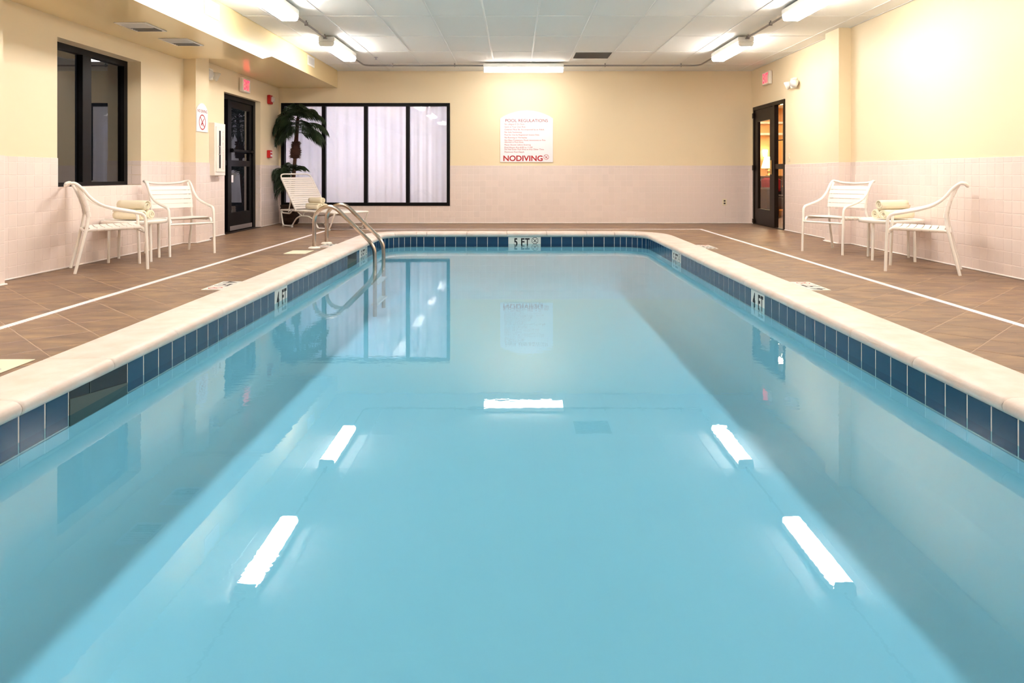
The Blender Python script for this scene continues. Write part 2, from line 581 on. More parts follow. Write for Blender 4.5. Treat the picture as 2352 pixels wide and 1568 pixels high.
tag(wall_back, 'far cream painted wall holding the pool rules board and curtained window', 'wall', kind='structure')
tag(wall_front, 'cream painted end wall facing the curtained window', 'wall', kind='structure')

# ------------------------------------------------------------------ tiled wainscot
TP = 0.1075; ROW = 0.1073
ROWS = [(k * ROW, (k + 1) * ROW) for k in range(9)] + [(9 * ROW, Z_WAIN)]
_tile_mesh = {}
def tile_mesh(w, h, material='wall_tile', th=0.008, bev=0.0025):
    key = (round(w, 4), round(h, 4), material)
    if key not in _tile_mesh:
        b = MB()
        a, c = w / 2, h / 2
        vs = [(-a, -c, 0), (a, -c, 0), (a, c, 0), (-a, c, 0), (-a, -c, th - bev), (a, -c, th - bev), (a, c, th - bev), (-a, c, th - bev),
              (-a + bev, -c + bev, th), (a - bev, -c + bev, th), (a - bev, c - bev, th), (-a + bev, c - bev, th)]
        fs = [(3, 2, 1, 0), (8, 9, 10, 11)]
        for k in range(2):
            for i in range(4):
                j = (i + 1) % 4
                fs.append((4 * k + i, 4 * k + j, 4 * k + 4 + j, 4 * k + 4 + i))
        b.add(vs, fs)
        _tile_mesh[key] = (b, b.mesh('tile', material))
    return _tile_mesh[key]
def tile_cells(u0, u1, rows, holes, pitch=TP, off=0.0, shift_rows=0.0):
    """rectangular tile cells over [u0, u1] x rows, trimmed round the openings"""
    out = []
    k0 = math.floor((u0 - off) / pitch)
    k1 = math.ceil((u1 - off) / pitch)
    for ri, (va, vb) in enumerate(rows):
        so = shift_rows * (ri % 2)
        for k in range(k0 - 1, k1 + 1):
            a, b = max(u0, off + so + k * pitch), min(u1, off + so + (k + 1) * pitch)
            if b - a < 0.012: continue
            c = [(a, b, va, vb)]
            for h in holes:
                n = []
                for (p, q, r, s) in c:
                    if q <= h[0] or p >= h[1] or s <= h[2] or r >= h[3]:
                        n.append((p, q, r, s)); continue
                    if p < h[0] - 0.012: n.append((p, h[0], r, s))
                    elif q > h[1] + 0.012: n.append((h[1], q, r, s))
                    elif r < h[2] - 0.012: n.append((p, q, r, h[2]))
                    elif s > h[3] + 0.012: n.append((p, q, h[3], s))
                c = n
            out += c
    return out
def lay_tiles(parent, fields, limit=300, material='wall_tile', gap=0.003, name='tile'):
    """fields: list of (cells, origin function place(u, v) -> xyz, udir, vdir); the largest in view become parts, the rest one joined part"""
    items = []
    for cells, place, ud, vd in fields:
        for (a, b, c, d) in cells:
            p = Vector(place((a + b) / 2, (c + d) / 2))
            s = project(p)
            ok = s is not None and -5 < s[0] < 2357 and -5 < s[1] < 1573
            score = (0 if not ok else (b - a) * (d - c) / (p.x ** 2 + p.y ** 2))
            items.append((score, p, b - a - gap, d - c - gap, ud, vd))
    items.sort(key=lambda q: -q[0])
    rest = MB()
    for i, (score, p, w, h, ud, vd) in enumerate(items):
        M = frame_mat(p, ud, vd)
        b, me = tile_mesh(w, h, material)
        if i < limit and score > 0:
            link(name, me, parent, M)
        else:
            rest.add([M @ Vector(q) for q in b.v], b.f)
    if rest.v:
        tag(rest.build(name + '_field', material, parent), kind='stuff')

def stop_zones(piers):
    return [(a, b, -1, 9) for a, b in piers]
# grout beds (thin slabs proud of the paint) and tiles
gb = grid_panel(cuts(YF, YB, HL, 0), cuts(0, Z_WAIN - 0.004, HL, 2), in_rects(HL), lambda u, v, d: (-XW + 0.0008 - d, u, v), 0.009).build('grout_bed', 'grout', wall_left)
gb = grid_panel(cuts(YF, YB, HR, 0), cuts(0, Z_WAIN - 0.004, HR, 2), in_rects(HR), lambda u, v, d: (XW - 0.0008 + d, u, v), 0.009).build('grout_bed', 'grout', wall_right)
gb = grid_panel(cuts(-XW, XW, HB, 0), cuts(0, Z_WAIN - 0.004, HB, 2), in_rects(HB), lambda u, v, d: (u, YB - 0.0008 + d, v), 0.009).build('grout_bed', 'grout', wall_back)
MB().box(-XW, XW, YF, YF + 0.005, 0, Z_WAIN).build('tile_base', 'wall_tile', wall_front)
TB = 0.0055
fl = [(tile_cells(YF + 0.01, YB - 0.004, ROWS, HL + stop_zones(PIERS_L), off=0.03), lambda u, v: (-XW - TB, u, v), (0, 1, 0), (0, 0, 1))]
# tiled reveals of the window and door recesses (far jambs and the sill)
rev_rows = [(max(a, WIN_L[2]), b) for a, b in ROWS if b > WIN_L[2] + 0.01]
fl.append((tile_cells(0.0, 0.155, rev_rows, [], pitch=0.11, shift_rows=0.0), lambda u, v: (-XW - u, WIN_L[1] + 0.001, v), (-1, 0, 0), (0, 0, 1)))
fl.append((tile_cells(0.0, 0.085, ROWS, [], pitch=0.045, shift_rows=0.0), lambda u, v: (-XW - u, DOOR_L[1] + 0.001, v), (-1, 0, 0), (0, 0, 1)))
fl.append((tile_cells(WIN_L[0], WIN_L[1], [(0.0, 0.155)], [], off=0.03), lambda u, v: (-XW - v, u, WIN_L[2] - 0.001), (0, 1, 0), (-1, 0, 0)))
# frame_mat needs u x v = outward normal: left wall normal is +x = y cross z
fl[1] = (fl[1][0], fl[1][1], (1, 0, 0), (0, 0, 1))
fl[2] = (fl[2][0], fl[2][1], (1, 0, 0), (0, 0, 1))
fl[3] = (fl[3][0], fl[3][1], (0, -1, 0), (1, 0, 0))
lay_tiles(wall_left, fl)
lay_tiles(wall_right, [(tile_cells(YF + 0.01, YB - 0.004, ROWS, HR + stop_zones(PIERS_R), off=0.05), lambda u, v: (XW + TB, u, v), (0, -1, 0), (0, 0, 1))])
lay_tiles(wall_back, [(tile_cells(-XW + 0.004, XW - 0.004, ROWS, HB, off=0.02), lambda u, v: (u, YB + TB, v), (1, 0, 0), (0, 0, 1))])

def pier(wall, s, y0, y1):
    f = PIER + 0.004
    x0, x1 = (f, XW + 0.02) if s > 0 else (-XW - 0.02, -f)
    p = MB().box(x0, x1, y0 + 0.004, y1 - 0.004, -0.01, ZC + 0.02).build('pier', 'paint', wall)
    g = 0.0012
    gg = 0.0075
    xb0, xb1 = (f - gg, XW) if s > 0 else (-XW, -f + gg)
    MB().box(xb0, xb1, y0 + 0.0035 - gg, y1 - 0.0035 + gg, 0.0, Z_WAIN - 0.003).build('pier_grout', 'grout', p)
    ud = (0, -1, 0) if s > 0 else (0, 1, 0)
    lay = [(tile_cells(y0, y1, ROWS, [], pitch=(y1 - y0) / 4, off=y0), lambda u, v: (s * (f - g), u, v), ud, (0, 0, 1)),
           (tile_cells(PIER, XW, ROWS, [], pitch=0.075, off=PIER), lambda u, v: (s * u, y0 + 0.0035 - g, v), (1, 0, 0), (0, 0, 1))]
    lay_tiles(p, lay, 80)
    bead = MB()
    w = 0.012
    e = 0.010
    xa, xb = (PIER - e - w, XW) if s > 0 else (-XW, -PIER + e + w)
    bead.box(xa, xb, y0 - e - w * 0.3, y1 + e, 0.0, 0.014, 0.004)
    bead.build('base_bead', 'caulk', p)
for (a, b) in PIERS_L: pier(wall_left, -1, a, b)
for (a, b) in PIERS_R: pier(wall_right, 1, a, b)

def bead(name, segs, label):
    t = None
    for (x0, x1, y0, y1) in segs:
        o = MB().box(x0, x1, y0, y1, 0.0, 0.014, 0.005).build(name if t is None else 'bead', 'caulk', t)
        if t is None:
            t = tag(o, label, 'baseboard', kind='structure')
w = 0.013
def side_segs(s, piers, doors):
    out = []
    a = YF
    stops = sorted([(p[0] - 0.012, p[1] + 0.012) for p in piers] + [(d[0], d[1]) for d in doors])
    for (p, q) in stops + [(YB, YB)]:
        if p - a > 0.03:
            out.append((s * XW - (w if s > 0 else 0.004), s * XW + (0.004 if s > 0 else w), a, p))
        a = q
    return out
bead('baseboard_left', side_segs(-1, PIERS_L, [DOOR_L]), 'white sealant bead at the foot of the window wall')
bead('baseboard_right', side_segs(1, PIERS_R, [DOOR_R]), 'white sealant bead at the foot of the wall with the brown door')
bead('baseboard_back', [(-XW + w, XW - w, YB - w, YB + 0.004)], 'white sealant bead at the foot of the far wall')

# ------------------------------------------------------------------ floor with diagonal slate tiles
HOLE = [(-1.95, 1.95, POOL_Y0 - 0.05, POOL_Y1 + 0.05)]
floor = grid_panel(cuts(-XW, XW, HOLE, 0), cuts(YF, YB, HOLE, 2), in_rects(HOLE), lambda u, v, d: (u, v, -0.0013 - d), 0.30).build('floor', 'floor_grout')
tag(floor, 'brown slate tiled pool deck laid diagonally', 'floor', kind='structure')
def clip(poly, x0, x1, y0, y1):
    for (ax, lim, sg) in ((0, x0, 1), (0, x1, -1), (1, y0, 1), (1, y1, -1)):
        out = []
        for i in range(len(poly)):
            a, b = poly[i - 1], poly[i]
            da, db = sg * (a[ax] - lim), sg * (b[ax] - lim)
            if (da >= 0) != (db >= 0):
                t = da / (da - db)
                out.append((a[0] + (b[0] - a[0]) * t, a[1] + (b[1] - a[1]) * t))
            if db >= 0: out.append(b)
        poly = out
        if len(poly) < 3: return []
    return poly
def area(p):
    return abs(sum(p[i - 1][0] * p[i][1] - p[i][0] * p[i - 1][1] for i in range(len(p)))) / 2
FP = 0.297
s2 = math.sqrt(2)
pieces = []
X0, X1, Y0, Y1 = -XW + 0.002, XW - 0.002, YF + 0.002, YB - 0.002
for i in range(-20, 65):
    for j in range(-30, 65):
        a0 = 1.25 / s2 + i * FP; b0 = 1.745 / s2 + j * FP
        g = 0.0021
        cor = []
        for (a, b) in ((a0 + g, b0 + g), (a0 + FP - g, b0 + g), (a0 + FP - g, b0 + FP - g), (a0 + g, b0 + FP - g)):
            cor.append(((a - b) / s2, (a + b) / s2))
        cx = sum(c[0] for c in cor) / 4; cy = sum(c[1] for c in cor) / 4
        if cx < X0 - 0.3 or cx > X1 + 0.3 or cy < Y0 - 0.3 or cy > Y1 + 0.3: continue
        hx0, hx1, hy0, hy1 = HOLE[0]
        if abs(cx) < hx1 + 0.22 and hy0 - 0.22 < cy < hy1 + 0.22:
            cand = []
            for reg in ((X0, hx0, Y0, Y1), (hx1, X1, Y0, Y1), (X0, X1, hy1, Y1), (X0, X1, Y0, hy0)):
                p = clip(cor, *reg)
                if p: cand.append((area(p), p))
            if not cand: continue
            ar, p = max(cand, key=lambda q: q[0])
        else:
            p = clip(cor, X0, X1, Y0, Y1)
            if not p: continue
            ar = area(p)
        if ar < 0.0008: continue
        # order counter-clockwise
        if sum(p[k - 1][0] * p[k][1] - p[k][0] * p[k - 1][1] for k in range(len(p))) < 0: p = p[::-1]
        s = project((cx, cy, 0))
        vis = s is not None and -60 < s[0] < 2412 and s[1] < 1000 and cy > 3.0 and abs(cx) > 1.9 or cy > hy1
        pieces.append((ar / (cy * cy + 0.5) if vis else 0, p, cx, cy))
pieces.sort(key=lambda q: -q[0])
rest = MB()
full = None
for k, (sc_, p, cx, cy) in enumerate(pieces):
    if k < 300 and sc_ > 0:
        c = [(x - cx, y - cy) for x, y in p]
        is_full = len(p) == 4 and abs(area(p) - (FP - 2 * g) ** 2) < 1e-5
        if is_full and full:
            me = full
        else:
            b = MB()
            n = len(c)
            bv = 0.0022
            top = [(x * (1 - bv / 0.15), y * (1 - bv / 0.15)) for x, y in c] if is_full else c
            vs = [(x, y, -0.012) for x, y in c] + [(x, y, -0.0015) for x, y in c] + [(x, y, 0) for x, y in top]
            fs = [tuple(range(n))[::-1], tuple(range(2 * n, 3 * n))]
            for q in range(2):
                fs += [(q * n + i, q * n + (i + 1) % n, (q + 1) * n + (i + 1) % n, (q + 1) * n + i) for i in range(n)]
            b.add(vs, fs)
            me = b.mesh('slate_tile', 'slate')
            if is_full: full = me
        link('slate_tile', me, floor, Matrix.Translation((cx, cy, 0)))
    else:
        rest.prism(p, -0.012, 0.0)
tag(rest.build('slate_tile_field', 'slate', floor), kind='stuff')

# ------------------------------------------------------------------ ceiling
ceiling = MB().box(-XW - 0.1, XW + 0.1, YF, YB + 0.05, ZC + 0.035, ZC + 0.12).build('ceiling', 'ceiling_tile')
tag(ceiling, 'suspended ceiling of pale acoustic tiles in a white metal grid', 'ceiling', kind='structure')
SOF_X = -3.127
gx = [0.254 + 0.61 * k for k in range(-7, 8)]
gx = [x for x in gx if SOF_X + 0.02 < x < XW - 0.02]
gx_all = [SOF_X] + gx + [XW]
gy = [10.77 + 1.22 * k for k in range(-10, 2)]
gy = [y for y in gy if YF < y < YB - 0.05]
gy_all = [YF] + gy + [YB]
VENT = None
for i in range(len(gx_all) - 1):
    for j in range(len(gy_all) - 1):
        a, b, c, d = gx_all[i] + 0.006, gx_all[i + 1] - 0.006, gy_all[j] + 0.006, gy_all[j + 1] - 0.006
        if 0.8 < (a + b) / 2 < 1.45 and 10.8 < (c + d) / 2 < 11.9:
            c = 10.77 + 0.615        # the return grille takes the near half of this cell
            VENT = (a, b, 10.776, 10.77 + 0.605)
        if b - a < 0.02 or d - c < 0.02: continue
        dz = random.uniform(0, 0.002)
        MB().box(-(b - a) / 2, (b - a) / 2, -(d - c) / 2, (d - c) / 2, 0, 0.015, 0.003).build('ceiling_tile', 'ceiling_tile', ceiling,
            Matrix.Translation(((a + b) / 2, (c + d) / 2, ZC + 0.004 + dz)) @ Matrix.Rotation(random.uniform(-0.002, 0.002), 4, 'X'))
for x in gx:
    MB().box(x - 0.011, x + 0.011, YF, YB, ZC, ZC + 0.02, 0.002).build('grid_bar', 'grid_metal', ceiling)
for y in gy:
    MB().box(SOF_X, XW, y - 0.006, y + 0.006, ZC + 0.0015, ZC + 0.02, 0.002).build('cross_bar', 'grid_metal', ceiling)
MB().box(XW - 0.02, XW, YF, YB, ZC, ZC + 0.012).build('edge_angle', 'grid_metal', ceiling)
MB().box(SOF_X, XW - 0.021, YB - 0.02, YB, ZC, ZC + 0.012).build('edge_angle', 'grid_metal', ceiling)

# lowered soffit over the window side: near box a little lower than the far one
sof = [(YF, ZC + 0.03), (YF, 2.293), (8.99, 2.293), (9.33, 2.376), (YB + 0.005, 2.376), (YB + 0.005, ZC + 0.03)]
b = MB()
n = len(sof)
b.add([(-XW - 0.005, y, z) for y, z in sof] + [(SOF_X, y, z) for y, z in sof], [tuple(range(n)), tuple(range(2 * n - 1, n - 1, -1))] + [(i, n + i, n + (i + 1) % n, (i + 1) % n) for i in range(n)])
soffit = b.build('soffit_ceiling', 'soffit_paint')
tag(soffit, 'lowered glossy cream soffit with air registers running above the dark window and black door', 'soffit', kind='structure')

# ------------------------------------------------------------------ pool
def ring(off=0.0, k=8):
    """rounded rectangle of the pool wall, offset outwards by off (negative = into the pool), counter-clockwise; returns points"""
    x = POOL_X + off; y0 = POOL_Y0 - off; y1 = POOL_Y1 + off; r = POOL_R + off
    pts = []
    for (cx, cy, a0) in ((x - r, y0 + r, -PI / 2), (x - r, y1 - r, 0), (-x + r, y1 - r, PI / 2), (-x + r, y0 + r, PI)):
        for j in range(k + 1):
            a = a0 + PI / 2 * j / k
            pts.append((cx + r * math.cos(a), cy + r * math.sin(a)))
    return pts
def pool_shell():
    b = MB()
    # (offset, z): waterline recess at the top, cove at the floor
    prof = [(0.010, -0.045), (0.010, -0.206), (0.0, -0.21), (0.0, -0.58), (-0.008, -0.65), (-0.03, -0.715), (-0.07, -0.765), (-0.12, -0.80), (-0.19, -0.82), (-0.27, -0.825)]
    rings = []
    vs = []
    for off, z in prof:
        vs += [(x, y, z) for x, y in ring(off)]
    n = len(ring())
    fs = []
    for i in range(len(prof) - 1):
        for k in range(n):
            k2 = (k + 1) % n
            fs.append((i * n + k, i * n + k2, (i + 1) * n + k2, (i + 1) * n + k))
    fs.append(tuple((len(prof) - 1) * n + k for k in range(n)))
    b.add(vs, fs, True)
    for i in range(3 * n): b.sm[i] = False
    return b
pool = pool_shell().build('pool_wall', 'plaster')
tag(pool, 'pale blue plastered pool shell with a band of navy waterline tiles', 'pool', kind='structure')
# grout backing for the tile band
def band(off, z0, z1, material, name):
    b = MB()
    p = ring(off)
    n = len(p)
    vs = [(x, y, z0) for x, y in p] + [(x, y, z1) for x, y in p]
    b.add(vs, [((k + 1) % n, k, n + k, n + (k + 1) % n) for k in range(n)])
    return b.build(name, material, pool)
band(-0.0004, -0.206, -0.045, 'pool_grout', 'tile_grout')

ZT0, ZT1 = -0.204, -0.052
TPP = 0.1556
def side_place(s):
    return lambda u, v: (s * (POOL_X + 0.0065), u, v)
def pool_tiles():
    jl = 2.935; jr = 3.058
    rows = [(ZT0, ZT1)]
    skipL = [(jl + TPP, jl + 4 * TPP), (jl + 18 * TPP, jl + 20 * TPP), (jl + 34 * TPP, jl + 37 * TPP), (jl + 38 * TPP, jl + 41 * TPP)]
    skipR = [(jr + 16 * TPP, jr + 18 * TPP), (jr + 34 * TPP, jr + 37 * TPP)]
    skipF = [(-0.10, 0.367)]
    hz = lambda sk: [(a - 0.001, b + 0.001, -9, 9) for a, b in sk]
    ya, yb = POOL_Y0 + POOL_R, POOL_Y1 - POOL_R
    fields = [(tile_cells(ya, yb, rows, hz(skipL), pitch=TPP, off=jl), side_place(-1), (0, 1, 0), (0, 0, 1)),
              (tile_cells(ya, yb, rows, hz(skipR), pitch=TPP, off=jr), side_place(1), (0, -1, 0), (0, 0, 1)),
              (tile_cells(-POOL_X + POOL_R, POOL_X - POOL_R, rows, hz(skipF), pitch=TPP, off=-0.10), lambda u, v: (u, POOL_Y1 + 0.0065, v), (1, 0, 0), (0, 0, 1)),
              (tile_cells(-POOL_X + POOL_R, POOL_X - POOL_R, rows, [], pitch=TPP, off=-0.10), lambda u, v: (u, POOL_Y0 - 0.0065, v), (-1, 0, 0), (0, 0, 1))]
    # corner tiles
    R = POOL_R + 0.0065
    nt_ = 8
    for (cx, cy, a0) in ((POOL_X - POOL_R, POOL_Y1 - POOL_R, 0), (-POOL_X + POOL_R, POOL_Y1 - POOL_R, PI / 2), (POOL_X - POOL_R, POOL_Y0 + POOL_R, -PI / 2), (-POOL_X + POOL_R, POOL_Y0 + POOL_R, PI)):
        for k in range(nt_):
            a = a0 + PI / 2 * (k + 0.5) / nt_
            wd = 2 * R * math.sin(PI / 4 / nt_) 
            px, py = cx + R * math.cos(PI / 4 / nt_) * math.cos(a), cy + R * math.cos(PI / 4 / nt_) * math.sin(a)
            fields.append(([(-wd / 2, wd / 2, ZT0, ZT1)], (lambda px, py: (lambda u, v: (px, py, v)))(px, py), (math.sin(a), -math.cos(a), 0), (0, 0, 1)))
    lay_tiles(pool, fields, 300, 'pool_tile', gap=0.0055, name='waterline_tile')
    # depth markers set into the band
    def marker(M, n, txt):
        w_ = n * TPP
        zc = (ZT0 + ZT1) / 2
        me = MB().box(-w_ / 2 + 0.002, w_ / 2 - 0.002, -(ZT1 - ZT0) / 2, (ZT1 - ZT0) / 2, 0, 0.0085, 0.0015)
        t = me.build('depth_marker', 'marker_tile', pool, M)
        zt = Matrix.Translation
        if n == 3:
            lettering(txt[0], 0.052, 0.112, 'black_print', t, zt((-0.130, -0.002, 0.0089)))
            lettering('F', 0.052, 0.112, 'black_print', t, zt((-0.026, -0.002, 0.0089)))
            lettering('T', 0.066, 0.112, 'black_print', t, zt((0.041, -0.002, 0.0089)))
            no_diving(t, zt((0.152, 0.018, 0.0089)), 0.052, 'black_print', octagon=True)
            for x in (-TPP / 2, TPP / 2):
                MB().box(x - 0.001, x + 0.001, -(ZT1 - ZT0) / 2, (ZT1 - ZT0) / 2, 0.0, 0.0088).build('joint', 'grout', t)
        else:
            lettering(txt[0], 0.062, 0.118, 'black_print', t, zt((-0.082, -0.004, 0.0089)))
            lettering('F', 0.048, 0.118, 'black_print', t, zt((0.040, -0.004, 0.0089)))
            lettering('T', 0.062, 0.118, 'black_print', t, zt((0.102, -0.004, 0.0089)))
    zc = (ZT0 + ZT1) / 2
    marker(frame_mat((0.1335, POOL_Y1 + 0.0065, zc), (1, 0, 0), (0, 0, 1)), 3, '5')
    marker(frame_mat((-POOL_X - 0.0065, jl + 19 * TPP, zc), (0, 1, 0), (0, 0, 1)), 2, '4')
    marker(frame_mat((POOL_X + 0.0065, jr + 17 * TPP, zc), (0, -1, 0), (0, 0, 1)), 2, '4')
    marker(frame_mat((-POOL_X - 0.0065, jl + 39.5 * TPP, zc), (0, 1, 0), (0, 0, 1)), 3, '5')
    marker(frame_mat((POOL_X + 0.0065, jr + 35.5 * TPP, zc), (0, -1, 0), (0, 0, 1)), 3, '5')
    # skimmer mouths: flat panels coloured dark for the shade of a recess, plus weir flap
    for (a, b) in (skipL[0], skipL[2]):
        x = -POOL_X
        sk = MB().box(x - 0.004, x + 0.0012, a + 0.002, b - 0.002, ZT0, ZT1 + 0.006).build('skimmer_mouth', 'skimmer_shade', pool)
        mid = (a + b) / 2 - 0.17 * (b - a)
        MB().box(x + 0.001, x + 0.003, mid - 0.002, mid + 0.002, ZT0, ZT1).build('divider', 'weir', sk)
        wv = MB()
        # tilted grey flap, high on the near side
        q = [(a + 0.004, ZT0), (b - 0.004, ZT0), (b - 0.004, ZT0 + 0.055), (a + 0.004, ZT0 + 0.115)]
        wv.add([(x + 0.0008, y, z) for y, z in q] + [(x + 0.0045, y, z) for y, z in q], [(3, 2, 1, 0), (4, 5, 6, 7), (0, 1, 5, 4), (1, 2, 6, 5), (2, 3, 7, 6), (3, 0, 4, 7)])
        wv.build('weir_flap', 'weir', sk)
pool_tiles()

# water
rp = ring(-0.0005, 8)
wb = MB().add([(x, y, 0) for x, y in rp], [tuple(range(len(rp)))])
water = wb.build('pool_water', 'water', None, Matrix.Translation((0, 0, Z_WATER)))
tag(water, 'still clear turquoise pool water mirroring the ceiling lights', 'water', kind='stuff')

# coping: bullnose stones around the pool
coping = thing('trim_1', 'cream stone bullnose coping rimming the pool', 'coping', kind='structure')
CW = 0.30
nose = [(0.010, -0.046), (-0.020, -0.047), (-0.036, -0.040), (-0.045, -0.026), (-0.046, -0.012), (-0.040, 0.002), (-0.028, 0.011), (-0.012, 0.016), (0.02, 0.018), (CW - 0.03, 0.012), (CW - 0.005, 0.006), (CW, -0.004), (CW, -0.046)]
def coping_stone(samples):
    """samples: list of (point on wall line, outward normal)"""
    b = MB()
    m = len(nose)
    vs = []
    ns = len(samples)
    # end rings pulled in slightly for a rounded joint
    seq = []
    for i, (p, n) in enumerate(samples):
        seq.append((p, n, 1.0))
    tan0 = (Vector(samples[1][0]) - Vector(samples[0][0])).normalized()
    tan1 = (Vector(samples[-1][0]) - Vector(samples[-2][0])).normalized()
    def ringpts(p, n, sh):
        out = []
        for (o, z) in nose:
            o2 = o + (sh if o < 0.005 else 0); z2 = z - (sh if z > 0 else 0)
            out.append((p[0] + n[0] * o2, p[1] + n[1] * o2, z2))
        return out
    p0 = Vector(samples[0][0]); p1 = Vector(samples[-1][0])
    rings = [ringpts(p0, samples[0][1], 0.004), ringpts(p0 + tan0 * 0.006, samples[0][1], 0.0), ringpts(p0 + tan0 * 0.016, samples[0][1], 0.0)]
    for p, n in samples[1:-1]:
        rings.append(ringpts(p, n, 0))
    rings += [ringpts(p1 - tan1 * 0.016, samples[-1][1], 0.0), ringpts(p1 - tan1 * 0.006, samples[-1][1], 0.0), ringpts(p1, samples[-1][1], 0.004)]
    vs = [q for r_ in rings for q in r_]
    fs = []
    for i in range(len(rings) - 1):
        for k in range(m):
            k2 = (k + 1) % m
            fs.append((i * m + k, i * m + k2, (i + 1) * m + k2, (i + 1) * m + k))
    b.add(vs, fs, True)
    b.add(rings[0], [tuple(range(m))[::-1]]); b.add(rings[-1], [tuple(range(m))])
    o = b.build('coping_stone', 'coping', coping)
    return o
def run(joints, fn):
    for a, b in zip(joints[:-1], joints[1:]):
        coping_stone([fn(a + 0.002), fn((a + b) / 2), fn(b - 0.002)])
ya, yb = POOL_Y0 + POOL_R, POOL_Y1 - POOL_R
def joints(start, step, a, b):
    j = [start + step * k for k in range(-40, 40)]
    j = [q for q in j if a + 0.12 < q < b - 0.12]
    return [a] + j + [b]
run(joints(2.777, 0.626, ya, yb), lambda y: ((POOL_X, y), (1, 0)))
run([-q for q in joints(2.74, 0.63, ya, yb)][::-1], lambda y: ((-POOL_X, -y), (-1, 0)))
xa = POOL_X - POOL_R
run([-q for q in joints(-1.297 + 0.0, 0.585, -xa, xa)][::-1], lambda x: ((-x, POOL_Y1), (0, 1)))
run(joints(-1.2, 0.6, -xa, xa), lambda x: ((x, POOL_Y0), (0, -1)))
for (cx, cy, a0) in ((xa, yb, 0), (-xa, yb, PI / 2), (-xa, ya, PI), (xa, ya, -PI / 2)):
    for h in range(2):
        s_ = []
        for j in range(7):
            a = a0 + PI / 4 * h + PI / 4 * (0.004 + 0.992 * j / 6)
            s_.append(((cx + POOL_R * math.cos(a), cy + POOL_R * math.sin(a)), (math.cos(a), math.sin(a))))
        coping_stone(s_)
b = MB()
pa, pb, n_ = ring(-0.012), ring(-0.004), len(ring())
b.add([(x, y, -0.047) for x, y in pa] + [(x, y, -0.0555) for x, y in pb] + [(x, y, -0.056) for x, y in ring(0.008)],
      [((k + 1) % n_, k, n_ + k, n_ + (k + 1) % n_) for k in range(n_)] + [(n_ + (k + 1) % n_, n_ + k, 2 * n_ + k, 2 * n_ + (k + 1) % n_) for k in range(n_)])
b.build('mortar_bed', 'mortar', coping)

# ------------------------------------------------------------------ ceiling lights and conduit
def light_data(L):
    w, hb = 0.10, 0.072
    d = MB()
    # wrap-around prism: cross-section in x-z, extruded along y
    cs = [(-w, -0.014), (-w * 0.97, -0.042), (-w * 0.86, -0.066), (-w * 0.70, -0.074), (w * 0.70, -0.074), (w * 0.86, -0.066), (w * 0.97, -0.042), (w, -0.014)]
    n = len(cs)
    vs = [(x, -L / 2 + 0.012, z) for x, z in cs] + [(x, L / 2 - 0.012, z) for x, z in cs]
    d.add(vs, [(i, (i + 1) % n, n + (i + 1) % n, n + i)[::-1] for i in range(n)])
    h = MB().box(-w - 0.004, w + 0.004, -L / 2, L / 2, -0.016, 0.052, 0.010)
    def cap(y):
        c = MB()
        vs = [(x * 1.03, y - 0.006, z - 0.002) for x, z in cs] + [(x * 1.03, y + 0.006, z - 0.002) for x, z in cs]
        c.add(vs, [tuple(range(n)), tuple(range(2 * n - 1, n - 1, -1))] + [(i, (i + 1) % n, n + (i + 1) % n, n + i)[::-1] for i in range(n)])
        return c
    return d.mesh('diffuser', 'diffuser'), h.mesh('housing', 'housing'), cap(-L / 2 + 0.006).mesh('end_cap', 'housing'), cap(L / 2 - 0.006).mesh('end_cap', 'housing'), d.mesh('diffuser', 'dim_diffuser')
LD = light_data(1.30)
BR = MB().box(-0.02, 0.02, -0.015, 0.015, 0.05, 0.095, 0.004).tube([(0, 0, 0.05), (0, 0, 0.108)], 0.006, 8).mesh('hanger', 'conduit')
LZ = 2.604
def ceiling_light(x, y, rot, label, dim=False):
    t = thing('ceiling_light', label, 'ceiling light', (x, y, LZ), rot, 'fluorescent ceiling lights')
    link('diffuser', LD[4] if dim else LD[0], t); link('housing', LD[1], t); link('end_cap', LD[2], t); link('end_cap', LD[3], t)
    for yy in (-0.48, 0.48):
        m_ = MB().box(-0.018, 0.018, -0.014, 0.014, 0.05, 0.066, 0.003)
        m_.build('hanger', 'conduit', t, Matrix.Translation((0, yy, 0)))
    return t
LX, RX = -2.46, 3.0
ceiling_light(LX, 10.11, 0, 'white fluorescent light near the soffit, the one closer to the curtained window')
ceiling_light(LX, 7.26, 0, 'white fluorescent light near the soffit, above the dark window and chairs')
ceiling_light(LX, 4.41, 0, 'white fluorescent light near the soffit, third from the curtained window')
ceiling_light(LX, 1.56, 0, 'white fluorescent light near the soffit, fourth from the curtained window')
ceiling_light(RX, 10.11, 0, 'white fluorescent light near the brown door, the one closer to the far wall')
ceiling_light(RX, 7.26, 0, 'white fluorescent light beside the tall pier, second from the far wall')
ceiling_light(RX, 4.41, 0, 'white fluorescent light over the plain side wall, third from the far wall')
ceiling_light(RX, 1.56, 0, 'white fluorescent light over the plain side wall, fourth from the far wall')
ceiling_light(0.13, 11.85, PI / 2, 'white fluorescent light set crosswise above the pool rules board', True)

